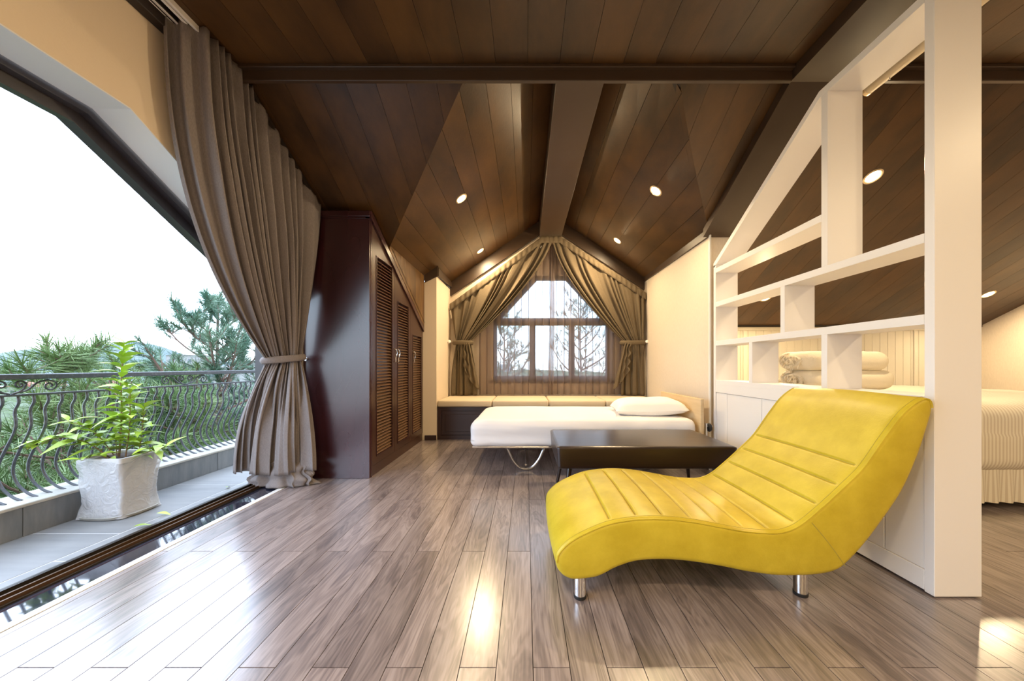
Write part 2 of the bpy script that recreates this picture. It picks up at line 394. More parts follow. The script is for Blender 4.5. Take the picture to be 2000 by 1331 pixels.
for i in range(ns):
    s0, s1 = i/ns+.001, (i+1)/ns-.001
    def pt(s, y): xx = RX+s*(xe(y)-RX); return (xx, y, zr(xx, y))
    def ystart(s):
        lo, hi = YS, 3.3
        if zmain(lo) < pt(s, lo)[2]: return YS
        for _ in range(40):
            m_ = (lo+hi)/2
            if zmain(m_) > pt(s, m_)[2]: lo = m_
            else: hi = m_
        return lo
    ya, yb = ystart(s0), ystart(s1)
    mb = MB(); nv = 6
    A = [pt(s0, lerp(ya, YD, j/nv)) for j in range(nv+1)]; B = [pt(s1, lerp(yb, YD, j/nv)) for j in range(nv+1)]
    up = Vector((.6, 0, .8))*.011
    vs = A+B+[(Vector(p)+up)[:] for p in A+B]; n = nv+1; fs = []
    for j in range(nv): fs += [(j, j+1, n+j+1, n+j), (2*n+j, 3*n+j, 3*n+j+1, 2*n+j+1), (j, 2*n+j, 2*n+j+1, j+1), (n+j, n+j+1, 3*n+j+1, 3*n+j)]
    fs += [(0, n, 3*n, 2*n), (nv, 2*n+nv, 3*n+nv, n+nv)]
    mb.add(vs, fs); obj('plank', mb, M['ceil'], ceil)
# moulding under the turn of the ceiling, ridge beam, beam over the partition, eave trims
t = MB(); t.box((XL, 2.025, ZK-.082), (1.60, 2.05, ZK), .003); t.box((1.92, 2.025, ZK-.082), (XR, 2.05, ZK), .003)
t.box((XL, 2.0, ZK-.022), (1.60, 2.03, ZK), .003); t.box((1.92, 2.0, ZK-.022), (XR, 2.03, ZK), .003)
struct('trim_1', t, M['mould'])
t = MB(); t.box((.205, YS-.01, 2.885), (.535, YD, 3.18), .004); struct('trim_2', t, M['mould'])
t = MB(); bw = .075
t.box((1.60, -2.7, ZK-bw), (1.92, YK, ZK-.001))
t.prism([(1.60, YK, ZK-bw), (1.92, YK, ZK-bw), (1.92, 3.05, zmain(3.05)-bw), (1.60, 3.05, zmain(3.05)-bw)], (0, 0, bw-.002))
struct('trim_3', t, M['mould'])
t = MB(); t.box((EL, 3.1, 1.98), (EL+.012, 3.3, 1.981))
t = MB()  # dark bands above the pillar and the right wall, gable rakes
t.prism([(EL+.006, 4.28, 2.0), (-1.115, 4.28, 2.085), (-1.115, 4.28, ZL0(-1.115)), (EL+.006, 4.28, ZL0(EL+.006))], (0, .04, 0))
t.prism([(-1.137, 4.30, 2.088), (-1.137, YD, 2.125), (-1.137, YD, ZL0(-1.137)), (-1.137, 4.30, ZL0(-1.137))], (.03, 0, 0))
t.prism([(xe(3.06)-.02, 3.06, 2.115), (xe(YD)-.02, YD, 2.205), (xe(YD)-.02, YD, ze(YD)+.02), (xe(3.06)-.02, 3.06, ze(3.06)+.02)], (.03, 0, 0))
yq = YD-.05
t.prism([(-1.137, yq, ZL0(-1.137)), (RX, yq, RZ), (RX, yq, RZ-.21), (-1.137, yq, ZL0(-1.137)-.20)], (0, .05, 0))
t.prism([(RX, yq, RZ), (xe(yq), yq, ze(yq)), (xe(yq), yq, ze(yq)-.17), (RX, yq, RZ-.21)], (0, .05, 0))
struct('trim_4', t, M['mould'])
t = MB(); t.box((XL, -2.7, 2.655), (XL+.055, YK-.03, ZK), .004); t.box((XL+.055, -2.7, 2.71), (XL+.085, YK-.03, ZK), .003)
t.prism([(XL, YK-.03, 2.655), (XL, YK-.03, ZK), (XL, 2.82, zmain(2.82)), (XL, 2.82, zmain(2.82)-.08)], (.055, 0, 0))
struct('trim_5', t, M['ceil_dark'])
# ---- walls
def yz(pts, x, w): return MB().prism([(x, p[0], p[1]) for p in pts], (w, 0, 0))
op = [(-2.7, 0), (-1.4, 0), (-1.4, 1.486), (-.2, 2.17), (1.6, 2.17), (2.8, 1.486), (2.8, 0), (YB+.1, 0), (YB+.1, zmain(YB+.1)+.02), (YK, ZK+.02), (-2.7, ZK+.02)]
wl = MB()
def wallquad(a, b, c, d): wl.prism([(XL, *p) for p in (a, b, c, d)], (-.18, 0, 0))
wallquad((-2.7, 0), (-1.4, 0), (-1.4, ZK+.02), (-2.7, ZK+.02)); wallquad((-1.4, 1.486), (-.2, 2.17), (-.2, ZK+.02), (-1.4, ZK+.02))
wallquad((-.2, 2.17), (1.6, 2.17), (1.6, ZK+.02), (-.2, ZK+.02)); wallquad((1.6, 2.17), (YK, 2.17-.57*(YK-1.6)), (YK, ZK+.02), (1.6, ZK+.02))
wallquad((YK, 2.17-.57*(YK-1.6)), (2.8, 1.486), (2.8, zmain(2.8)+.02), (YK, ZK+.02)); wallquad((2.8, 0), (YB+.1, 0), (YB+.1, zmain(YB+.1)+.02), (2.8, zmain(2.8)+.02))
wall = struct('wall_left', wl, M['wall'])
rv = MB()   # plaster lining of the opening
def lining(p, q, t=.006):
    d = Vector((0, q[0]-p[0], q[1]-p[1])); n = Vector((0, d.z, -d.y)).normalized()*t
    P0, P1 = Vector((XL-.001, *p)), Vector((XL-.001, *q)); w = Vector((-.178, 0, 0))
    rv.add([P0[:], P1[:], (P1+w)[:], (P0+w)[:], (P0+n)[:], (P1+n)[:], (P1+w+n)[:], (P0+w+n)[:]], [(0,1,2,3),(4,5,6,7),(0,1,5,4),(1,2,6,5),(2,3,7,6),(3,0,4,7)])
for p, q in zip(op[1:6], op[2:7]): lining(p, q)
o = obj('reveal_lining', rv, M['reveal'], wall)
struct('wall_behind', MB().box((XL-.2, -2.8, 0), (XR+.1, -2.7, ZK+.05)), M['wall'])
struct('wall_right', yz([(-2.7, 0), (YB+.1, 0), (YB+.1, zmain(YB)+.02), (YK, ZK+.03), (-2.7, ZK+.03)], XR, .1), M['paper'])
# knee walls left (behind the wardrobe) and right (white boards)
struct('wall_knee', MB().box((XL-.1, YB, 0), (EL-.0, YB+.1, 1.47)), M['wall'])
kb = struct('wall_boarded', MB().box((1.85, YB+.01, 0), (XR, YB+.1, 1.47)), M['bead'])
xx = 1.87
while xx < XR-.05:
    obj('board', MB().box((xx+.0015, YB-.004, .1), (min(xx+.0985, XR), YB+.01, 1.40), .002), M['bead'], kb); xx += .1
obj('top_rail', MB().box((1.85, YB-.015, 1.40), (XR, YB+.01, 1.445), .003), M['bead'], kb)
obj('bottom_rail', MB().box((1.85, YB-.015, 0), (XR, YB+.01, .10), .003), M['bead'], kb)
obj('dark_moulding', MB().box((1.85, YB-.03, 1.443), (XR, YB+.01, 1.475), .003), M['ceil_dark'], kb)
for xs in (1.95, 2.80, 5.0): obj('stile', MB().box((xs, YB-.016, .1), (xs+.045, YB+.01, 1.40), .003), M['bead'], kb)
# dormer right wall, pillar left, gable wall with the window hole
dr = MB().add([(xe(3.06), 3.06, 0), (xe(YD), YD, 0), (xe(YD), YD, ze(YD)), (xe(3.06), 3.06, ze(3.06)),
               (1.88, 3.06, 0), (1.9, YD, 0), (1.9, YD, ze(YD)+.1), (1.88, 3.06, ze(3.06)-.05)], [(0,1,2,3),(4,5,6,7),(0,1,5,4),(1,2,6,5),(2,3,7,6),(3,0,4,7)])
struct('wall_dormer', dr, M['paper'])
pil = MB().prism([(EL-.1, 4.30, 0), (-1.137, 4.30, 0), (-1.137, 4.30, 2.088), (EL, 4.30, 2.01), (EL-.1, 4.30, 2.01)], (0, YD-4.30, 0))
struct('wall_pillar', pil, M['wall'])
zc = lambda y: zmain(y)-.05
ck = struct('wall_cheek', MB().prism([(EL-.03, 3.24, zc(3.24)), (EL-.03, YB, zc(YB)), (EL-.03, YB, ZL0(EL)+.02), (EL-.03, 3.24, ZL0(EL)+.02)], (-.02, 0, 0)), M['ceil_dark'])
y = 3.14
while y < YB-.07:
    y1 = min(y+.165, YB-.068); a_ = y+.001; top_ = ZL0(EL)-.001
    pts = [(EL, a_, zc(a_)), (EL, y1-.001, zc(y1)), (EL, y1-.001, min(top_, zmain(y1)+3)), (EL, a_, top_)]
    if a_ < 3.2: pts = [(EL, 3.2, zc(3.2)), (EL, y1-.001, zc(y1)), (EL, y1-.001, top_), (EL, 3.22, top_)]
    obj('plank', MB().prism(pts, (-.03, 0, 0)), M['cheekwood'], ck); y += .165
gw = MB(); GX0, GX1 = -1.30, 1.92
WX0, WX1, WZ0, WZT, WZ1 = -.50, 1.28, .72, 1.62, 2.31
# gable: below, left, right, above (trapezoid window head)
gw.box((GX0, YD, 0), (GX1, YD+.15, WZ0)); gw.box((GX0, YD, WZ0), (WX0, YD+.15, WZT)); gw.box((WX1, YD, WZ0), (GX1, YD+.15, WZT))
TX0, TX1 = .12, .66
gw.prism([(GX0, YD, WZT), (WX0, YD, WZT), (TX0, YD, WZ1), (RX, YD, 3.3), (GX0, YD, 2.3)], (0, .15, 0))
gw.prism([(WX1, YD, WZT), (GX1, YD, WZT), (GX1, YD, 2.4), (RX, YD, 3.3), (TX1, YD, WZ1)], (0, .15, 0))
gw.prism([(TX0, YD, WZ1), (TX1, YD, WZ1), (RX, YD, 3.3)], (0, .15, 0))
struct('wall_gable', gw, M['wall'])
# gable window
win = obj('window_1', MB().box((WX0, YD+.03, WZ0), (WX1, YD+.09, WZ0+.07), .004).box((WX0, YD+.03, WZT-.06), (WX1, YD+.09, WZT+.05), .004)
          .box((WX0, YD+.03, WZ0), (WX0+.06, YD+.09, WZT), .004).box((WX1-.06, YD+.03, WZ0), (WX1, YD+.09, WZT), .004)
          .box((TX0, YD+.03, WZ1-.06), (TX1, YD+.09, WZ1), .004)
          .prism([(WX0, YD+.03, WZT), (TX0, YD+.03, WZ1), (TX0+.05, YD+.03, WZ1-.06), (WX0+.09, YD+.03, WZT)], (0, .06, 0))
          .prism([(WX1, YD+.03, WZT), (TX1, YD+.03, WZ1), (TX1-.05, YD+.03, WZ1-.06), (WX1-.09, YD+.03, WZT)], (0, .06, 0)), M['frame'])
win['kind'] = 'structure'
for xm in (.10, .70): obj('mullion', MB().box((xm-.045, YD+.025, WZ0), (xm+.045, YD+.095, WZT), .004), M['frame'], win)
obj('sill', MB().box((WX0-.05, YD-.02, WZ0-.04), (WX1+.05, YD+.05, WZ0), .004), M['frame'], win)
gl = bpy.data.materials.new('glass'); gl.use_nodes = True; g_ = gl.node_tree; g_.nodes.clear()
o_ = N(g_, 'ShaderNodeOutputMaterial'); t_ = N(g_, 'ShaderNodeBsdfTransparent'); q_ = N(g_, 'ShaderNodeBsdfGlossy'); q_.inputs['Roughness'].default_value = .02
f_ = N(g_, 'ShaderNodeFresnel'); f_.inputs[0].default_value = 1.45; x_ = N(g_, 'ShaderNodeMixShader'); t_.inputs[0].default_value = (.93, .95, .96, 1)
g_.links.new(f_.outputs[0], x_.inputs[0]); g_.links.new(t_.outputs[0], x_.inputs[1]); g_.links.new(q_.outputs[0], x_.inputs[2]); g_.links.new(x_.outputs[0], o_.inputs[0])
for a, b in ((WX0+.06, .055), (.145, .655), (.745, WX1-.06)): obj('pane', MB().box((a, YD+.058, WZ0+.07), (b, YD+.062, WZT-.06)), gl, win)
obj('pane', MB().prism([(WX0+.09, YD+.058, WZT+.05), (WX1-.09, YD+.058, WZT+.05), (TX1-.05, YD+.058, WZ1-.06), (TX0+.05, YD+.058, WZ1-.06)], (0, .004, 0)), gl, win)
# baseboards
bb = struct('baseboard_pillar', MB().box((EL+.005, 4.285, 0), (-1.137, 4.30, .06), .003), M['bench'])
struct('baseboard_right', MB().add([(xe(3.08)-.012, 3.08, 0), (xe(YD)-.012, YD, 0), (xe(YD)-.012, YD, .07), (xe(3.08)-.012, 3.08, .07), (xe(3.08), 3.08, 0), (xe(YD), YD, 0), (xe(YD), YD, .07), (xe(3.08), 3.08, .07)],
       [(0,1,2,3),(4,5,6,7),(0,1,5,4),(1,2,6,5),(2,3,7,6),(3,0,4,7)]), M['bench'])
# ---- balcony opening: sill, track, frame
struct('trim_6', MB().box((-1.905, -1.4, -.02), (-1.866, 2.8, .002), .001), M['alu'])
struct('trim_7', MB().box((-2.055, -1.4, -.03), (-1.905, 2.8, -.004)), M['granite'])
dfm = MB()
def fr(x0, x1, inset, th):
    P = [(-1.4, 0), (-1.4, 1.486), (-.2, 2.17), (1.6, 2.17), (2.8, 1.486), (2.8, 0)]
    def off(d):
        return [(-1.4+d, 0), (-1.4+d, 1.486-d*.7), (-.2+d*.35, 2.17-d), (1.6-d*.35, 2.17-d), (2.8-d, 1.486-d*.7), (2.8-d, 0)]
    A, B = off(inset), off(inset+th)
    for i in range(5):
        dfm.prism([(x0, *A[i]), (x0, *A[i+1]), (x0, *B[i+1]), (x0, *B[i])], (x1-x0, 0, 0))
fr(-2.06, -2.10, -.005, .04); fr(-2.10, -2.16, -.005, .075); fr(-2.16, -2.20, -.005, .06)
fr(-2.10, -2.115, .07, .018)
d1 = struct('door_1', dfm, M['frame'])
obj('threshold', MB().box((-2.165, -1.4, -.02), (-2.055, 2.8, .004), .001), M['track'], d1)
obj('track_rail', MB().box((-2.075, -1.4, .004), (-2.067, 2.8, .018)), M['bronze'], d1)
obj('track_rail', MB().box((-2.12, -1.4, .004), (-2.112, 2.8, .018)), M['bronze'], d1)
obj('track_rail', MB().box((-2.165, -1.4, .0), (-2.158, 2.8, .02)), M['track'], d1)
obj('outer_lip', MB().box((-2.215, -1.4, -.02), (-2.2, 2.8, .006)), M['track'], d1)
obj('light_sill', MB().box((-2.2, -1.4, -.02), (-2.165, 2.8, -.001)), M['alu'], d1)

# ------------------------------------------------------------------ balcony
BZ = -.012
bf = struct('balcony_floor', MB().box((-3.05, -2.0, -.3), (-2.2, 4.2, BZ-.0015)), M['grout'])
for (a, b, ph) in ((-2.818, -2.324, .335), (-2.316, -2.216, .063)):
    y = ph-2.4
    while y < 4.1:
        obj('tile', MB().box((a, y, BZ-.01), (b, y+.793, BZ), .001), M['tile'], bf); y += .8
cbm = struct('balcony_curb', MB().box((-3.05, -2.0, -.3), (-2.835, 4.2, .155)), M['grout'])
y = 1.895-.6*6
while y < 4.1:
    obj('tile', MB().box((-2.836, y+.0015, BZ), (-2.82, y+.5985, .152), .001), M['tileside'], cbm); y += .6
obj('ledge', MB().box((-3.07, -2.0, .152), (-2.812, 4.2, .172), .004), M['marble'], cbm)
RXX = -2.92
rail = thing('balcony_railing', (RXX, 1.9, .172), 'dark wrought iron balcony railing with bulging bars and scrolls', 'railing')
obj('handrail', MB().box((RXX-.03, -1.8, .868), (RXX+.03, 4.0, .900), .004), M['iron'], rail)
obj('lower_rail', MB().box((RXX-.012, -1.8, .772), (RXX+.012, 4.0, .784), .002), M['iron'], rail)
bp = catmull([(0, 0, .778), (.004, 0, .735), (-.018, 0, .685), (-.012, 0, .61), (-.028, 0, .55), (-.075, 0, .46), (-.115, 0, .37), (-.118, 0, .30), (-.085, 0, .235), (-.03, 0, .19), (.022, 0, .170)], 4)
bal = MB().tube(bp, .0068, 6).mesh('baluster', M['iron'], True)
y = 1.931-.0607*26
while y < 3.9:
    o = bpy.data.objects.new('baluster', bal); C.objects.link(o); o.parent = rail; o.location = Vector((RXX, y+.012, 0))-rail.location; y += .0607
def spiral(cy, cz, r0, r1, a0, turns, n=26):
    return [(RXX, cy+(lerp(r0, r1, i/n))*math.cos(a0+2*PI*turns*i/n), cz+(lerp(r0, r1, i/n))*math.sin(a0+2*PI*turns*i/n)) for i in range(n+1)]
for cy in (-.07, .925, 1.915, 2.90):
    for s in (1, -1):
        def F(pts): return [(p[0], cy+s*(p[1]-cy), p[2]) for p in pts]
        a = [(RXX, cy+.004, .786), (RXX, cy+.03, .795), (RXX, cy+.052, .815)]+spiral(cy+.036, .838, .026, .006, -.6, 1.35)[2:]
        obj('scroll', MB().tube(F(a), .005, 6), M['iron'], rail, True)
        a = catmull([(RXX, cy+.012, .788), (RXX, cy+.065, .806), (RXX, cy+.105, .846), (RXX, cy+.15, .862)], 5)+spiral(cy+.158, .826, .035, .006, 1.35, -1.35)[2:]
        obj('scroll', MB().tube(F(a), .005, 6), M['iron'], rail, True)
for yy in (-1.79, 3.99): obj('end_post', MB().box((RXX-.02, yy-.02, .16), (RXX+.02, yy+.02, .87), .002), M['iron'], rail)

# planter
px0, px1, py0, py1 = -2.785, -2.52, 2.10, 2.33
pot = thing('potted_shrub', ((px0+px1)/2, (py0+py1)/2, BZ), 'bright green leafy shrub in a film-wrapped white square pot on the balcony', 'plant')
def sqring(z, g, r=.016, bul=0):
    pts = []
    x0, x1, y0, y1 = px0-g, px1+g, py0-g, py1+g
    for (cx, cy, a0) in ((x1-r, y1-r, 0), (x0+r, y1-r, PI/2), (x0+r, y0+r, PI), (x1-r, y0+r, 1.5*PI)):
        for k in range(5):
            a = a0+k*PI/8; pts.append((cx+r*math.cos(a), cy+r*math.sin(a), z))
    return pts
def rings(L, cap=True):
    mb = MB(); n = len(L[0]); vs = [p for r_ in L for p in r_]
    fs = [(i*n+k, i*n+(k+1) % n, (i+1)*n+(k+1) % n, (i+1)*n+k) for i in range(len(L)-1) for k in range(n)]
    if cap: fs.append(tuple(range(n-1, -1, -1))); fs.append(tuple((len(L)-1)*n+k for k in range(n)))
    return mb.add(vs, fs)
obj('pot', rings([sqring(.0, -.035), sqring(.02, -.03), sqring(.30, -.006), sqring(.335, -.004), sqring(.337, .008), sqring(.368, .010), sqring(.368, -.006), sqring(.335, -.012)]), M['pot'], pot, True)
obj('soil', rings([sqring(.325, -.016), sqring(.352, -.014)]), M['soil'], pot)
fl = []
random.seed(5)
for i, (z, g) in enumerate([(.372, .012), (.33, .016), (.29, .006), (.22, .0), (.15, -.006), (.09, -.004), (.05, .002), (.02, .006), (.005, .012)]):
    fl.append([(p[0]+.010*noise.noise(Vector((p[0]*14, p[1]*14, z*9)))*1.2, p[1]+.010*noise.noise(Vector((p[1]*13+4, p[0]*12, z*11))), z+BZ*.9+(.01*noise.noise(Vector((p[0]*20, p[1]*20, 3))) if i == 0 else 0)) for p in sqring(z, g*.8, .022)])
fo = obj('plastic_wrap', rings(fl, False), M['film'], pot, 'all')
fm = bpy.data.materials.new('wrap'); fm.use_nodes = True; g_ = fm.node_tree; pp = g_.nodes['Principled BSDF']
pp.inputs['Base Color'].default_value = (.60, .61, .63, 1); pp.inputs['Roughness'].default_value = .2; pp.inputs['Alpha'].default_value = .5
nn = N(g_, 'ShaderNodeTexNoise'); nn.inputs['Scale'].default_value = 16; nn.inputs['Distortion'].default_value = 2; tcc = N(g_, 'ShaderNodeTexCoord'); g_.links.new(tcc.outputs['Object'], nn.inputs[0])
bpn = N(g_, 'ShaderNodeBump'); bpn.inputs['Strength'].default_value = .6; bpn.inputs['Distance'].default_value = .02; g_.links.new(nn.outputs[0], bpn.inputs['Height']); g_.links.new(bpn.outputs[0], pp.inputs['Normal'])
fo.data.materials[0] = fm
obj('saucer', rings([sqring(BZ+.001, -.01, .1), sqring(BZ+.004, .02, .1), sqring(BZ+.020, .028, .1), sqring(BZ+.020, .02, .1), sqring(BZ+.008, .012, .1)]), M['marble'], pot, True)
def leafmesh(L, wd, droop, fold):
    mb = MB(); n = 7
    prof = [.12, .55, .9, 1, .88, .6, .3, .02]
    vs = []
    for i in range(n+1):
        t = i/n; x = L*t; z = -droop*L*t*t; w = wd*prof[i]
        vs += [(x, -w, z+fold*w), (x, 0, z), (x, w, z+fold*w)]
    fs = []
    for i in range(n):
        for k in (0, 1): fs.append((i*3+k, i*3+k+1, i*3+3+k+1, i*3+3+k))
    return mb.add(vs, fs).mesh('leaf', M['leaf'], 'all', False)
LM = [leafmesh(.105, .020, .45, .4), leafmesh(.09, .019, .25, .35), leafmesh(.12, .024, .65, .35), leafmesh(.075, .017, .4, .4)]
random.seed(11)
cx, cy = (px0+px1)/2, (py0+py1)/2
stems = [([(cx-.015, cy, .34), (cx-.01, cy+.01, .6), (cx+.0, cy, .85), (cx+.02, cy, 1.10)], 60, .006),
         ([(cx+.05, cy-.02, .34), (cx+.055, cy, .55), (cx+.07, cy-.01, .80)], 34, .004),
         ([(cx+.08, cy+.03, .34), (cx+.10, cy+.03, .5), (cx+.13, cy+.02, .68)], 22, .0035),
         ([(cx-.02, cy-.03, .34), (cx-.12, cy-.08, .46), (cx-.24, cy-.12, .50), (cx-.36, cy-.18, .44)], 30, .004),
         ([(cx-.03, cy+.0, .34), (cx-.14, cy-.03, .52), (cx-.26, cy-.07, .60)], 18, .0035),
         ([(cx+.02, cy-.06, .34), (cx+.0, cy-.12, .39), (cx-.04, cy-.17, .37)], 8, .003),
         ([(cx+.06, cy+.03, .34), (cx+.17, cy+.02, .38), (cx+.26, cy+.03, .40)], 12, .003),
         ([(cx-.05, cy+.02, .34), (cx-.10, cy+.05, .5), (cx-.12, cy+.06, .62)], 12, .003)]
for pts, n, rad in stems:
    P = catmull(pts, 6); m_ = len(P)
    obj('stem', MB().tube(P, [rad*(1-.6*i/m_) for i in range(m_)], 5), M['stem'], pot, True)
    for i in range(n):
        t = .12+.88*((i+random.random()*.6)/n); t = min(t, 1); k_ = t*(m_-1); a = int(min(k_, m_-2)); p = P[a].lerp(P[a+1], k_-a)
        az = i*2.399+random.uniform(-.3, .3); el = lerp(.25, .75, t**4)+random.uniform(-.35, .25)
        d = Vector((math.cos(az)*math.cos(el), math.sin(az)*math.cos(el), math.sin(el)))
        tn = (P[a+1]-P[a]).normalized(); d = (d+tn*.35).normalized()
        q = d.to_track_quat('X', 'Z'); q = q @ Quaternion((1, 0, 0), random.uniform(-.4, .4))
        o = bpy.data.objects.new('leaf', random.choice(LM)); C.objects.link(o); o.parent = pot; o.location = p-pot.location
        o.rotation_mode = 'QUATERNION'; o.rotation_quaternion = q; s_ = random.uniform(.85, 1.4); o.scale = (s_, s_, s_)
for (x, y, z, a, lab) in ((-2.30, 1.98, BZ+.004, .8, 'small fallen green leaf on tiles in front of the white pot'), (-2.36, 2.16, BZ+.004, .2, 'long fallen yellow-green leaf at the foot of the white pot'), (-2.32, 2.62, BZ+.004, 2.0, 'tiny fallen leaf on the tiles near the curtain')):
    o = bpy.data.objects.new('fallen_leaf', LM[1]); C.objects.link(o); o.location = (x, y, z+.012); o.rotation_euler = (0, 0, a); o.scale = (.6, .6, .6) if 'tiny' in lab else (.9, .9, .9)
    tag(o, lab, 'leaf', 'fallen leaves')

# ------------------------------------------------------------------ outdoors
struct('hillside', MB().grid(lambda u, v: (-420+500*u, -20+400*v, -4.5-.03*abs(-3-(-420+500*u))+2.2*noise.noise(Vector((u*40, v*40, 0)))), 140, 110), M['ground'], True)
def tuft(mb, p, d, L, n, rnd):
    d = d.normalized(); u = d.orthogonal().normalized(); w = d.cross(u)
    for i in range(n):
        a = rnd.random()*2*PI; s_ = rnd.uniform(.15, 1.15); st = p-d*L*rnd.uniform(0, .9)
        v = (d*math.cos(s_)+(u*math.cos(a)+w*math.sin(a))*math.sin(s_))
        ll = L*rnd.uniform(.7, 1.05); sd = v.orthogonal().normalized()*.0042
        e_ = st+v*ll; e_.z -= .12*ll
        k = len(mb.v); mb.v += [(st-sd)[:], (st+sd)[:], e_[:]]; mb.f.append((k, k+1, k+2))
def pine(loc, H, label, seed, lean=(0, 0), nb=22, spread=1.5, low=.15, m='needle', tl=.20, dens=40, group='pine trees below the balcony', rtr=.07, per=7, only=None):
    rnd = random.Random(seed); root = thing('pine_tree', loc, label, 'tree', group); L0 = Vector(loc)
    tr = [L0+Vector((lean[0]*(i/8)**1.5*H+.05*rnd.uniform(-1, 1), lean[1]*(i/8)**1.5*H+.05*rnd.uniform(-1, 1), H*i/8)) for i in range(9)]
    tp = catmull(tr, 3); m_ = len(tp)
    obj('trunk', MB().tube(tp, [rtr*(1-.85*i/m_) for i in range(m_)], 7), M['bark'], root, True)
    nd = MB(); tuft(nd, tp[-1]+Vector((0, 0, .1)), Vector((0, 0, 1)), tl*1.1, dens+20, rnd)
    for b in range(nb):
        h = low+(1-low)*((b+rnd.random()*.5)/nb)**.85; h = min(h, .985); k_ = h*(m_-1); p0 = tp[int(k_)]
        az = b*2.4+rnd.uniform(-.5, .5); ln = spread*(1-h)**.7*rnd.uniform(.7, 1.1)+.25; el = rnd.uniform(.0, .4)+.5*h
        d = Vector((math.cos(az)*math.cos(el), math.sin(az)*math.cos(el), math.sin(el)))
        bp_ = [p0, p0+d*ln*.35+Vector((0, 0, -.03*ln)), p0+d*ln*.7+Vector((0, 0, .0)), p0+d*ln+Vector((0, 0, .18*ln))]
        bb_ = catmull(bp_, 3); br = MB().tube(bb_, [.020*(1-.7*i/len(bb_))*max(.5, ln) for i in range(len(bb_))], 5)
        tuft(nd, bb_[-1], (bb_[-1]-bb_[-2]), tl, dens, rnd)
        for s_ in range(per):
            q0 = bb_[int(rnd.uniform(.25, .95)*(len(bb_)-1))]; sd = Vector((rnd.uniform(-1, 1), rnd.uniform(-1, 1), rnd.uniform(-.1, .9))).normalized()
            sd = (sd+d*.6).normalized(); sl = rnd.uniform(.15, .42)*min(1, ln); q1 = q0+sd*sl+Vector((0, 0, .05))
            br.tube([q0, q0.lerp(q1, .5), q1], [.007, .006, .004], 4); tuft(nd, q1, sd+Vector((0, 0, .3)), tl*rnd.uniform(.75, 1.1), dens, rnd)
        obj('branch', br, M['bark'], root)
    tag(obj('needles', nd, M[m], root, False, None, False), kind='stuff')
    return root
pine((-4.72, 3.45, -4.0), 5.05, 'young pine with an upright top rising over the railing left of the potted shrub', 3, nb=32, spread=1.5, low=.45, rtr=.05, dens=44, per=5, tl=.27)
pine((-5.1, 4.9, -4.0), 4.75, 'bushy pine with its top just over the handrail right of the potted shrub', 4, nb=34, spread=1.5, low=.4)
pine((-6.1, 5.2, -4.2), 5.1, 'pine behind the potted shrub reaching over the handrail', 5, nb=34, spread=1.7, low=.4)
pine((-5.15, 5.6, -4.2), 6.15, 'tall blue-green pine at the edge of the grey curtain', 8, lean=(.02, 0), nb=46, spread=2.7, low=.35, m='needle2', rtr=.08, dens=44, per=10, tl=.22)
pine((-5.6, 7.5, -4.5), 6.1, 'distant blue-green pine seen left of the grey curtain', 9, nb=30, spread=1.8, low=.35, m='needle2')
pine((-4.6, 2.3, -4.2), 4.55, 'low dense pine at the left edge behind the railing bars', 12, nb=34, spread=1.4, low=.4)
pine((-4.2, 4.1, -4.2), 4.75, 'dense pine directly behind the white pot below the handrail', 13, nb=34, spread=1.3, low=.45)
pine((-4.0, 6.2, -4.5), 5.0, 'dark pine low behind the railing beside the curtain', 14, nb=30, spread=1.3, low=.4, m='needle2')
pine((-7.4, 4.4, -4.6), 5.3, 'farther pine at left behind the upright young pine', 15, nb=26, spread=1.8, low=.4)
pine((-7.5, 7.6, -4.8), 5.6, 'far pine in the middle distance behind the railing scrolls', 16, nb=26, spread=1.9, low=.4)
pine((-.6, 9.0, -4), 6.4, 'pine outside the gable window behind its left light', 21, nb=34, spread=2.2, low=.4, m='needle2', group='pine trees behind the gable window')
pine((1.6, 10.0, -4), 7.2, 'pine outside the gable window behind its middle and right lights', 22, nb=34, spread=2.6, low=.4, m='needle2', group='pine trees behind the gable window')
ug = MB(); rnd = random.Random(77)
for i in range(3800):
    y = rnd.uniform(.5, 11); x = -3.75-abs(rnd.gauss(0, 2.0)); z = (-.15+.8*noise.noise(Vector((x*.9, y*.9, 1)))+rnd.uniform(-.9, .25)) if i % 3 else (-1.6+rnd.uniform(-.6, .2))
    if z > .55: z -= .5
    tuft(ug, Vector((x, y, z)), Vector((rnd.uniform(-.7, .7), rnd.uniform(-.7, .7), 1)), .26, 26, rnd)
o = obj('pine_thicket', ug, M['needle'], None, False, None, False); tag(o, 'dense green pine thicket filling the slope below the balcony', 'thicket', kind='stuff')
hl = MB()
def hillz(x, seed, base, amp): return base+amp*(.5+.5*noise.noise(Vector((x*.008+seed, seed, 0))))+amp*.15*noise.noise(Vector((x*.05, seed, 2)))
def ridge(name, dist, prof, m, label):
    mb = MB(); n = 160
    pts = []
    for i in range(n+1):
        px = -700+1700*i/n; X = (px-1027)*dist/660; zt = .95+(714-interp(prof, px))*dist/660+dist*.0022*(noise.noise(Vector((px*.13, 0, 0)))+.6*noise.noise(Vector((px*.4, 3, 0))))
        pts.append((X, zt))
    vs = []
    for X, zt in pts: vs += [(X, dist, zt), (X, dist*.86, lerp(-8, zt, .55)), (X, dist*.70, -12), (X, dist*1.2, -12)]
    fs = []
    for i in range(n):
        a, b = i*4, i*4+4
        fs += [(a+2, b+2, b+1, a+1), (a+1, b+1, b, a), (a, b, b+3, a+3)]
    o = obj(name, mb.add(vs, fs), M[m], None, 'all'); tag(o, label, 'hill', kind='structure'); return o
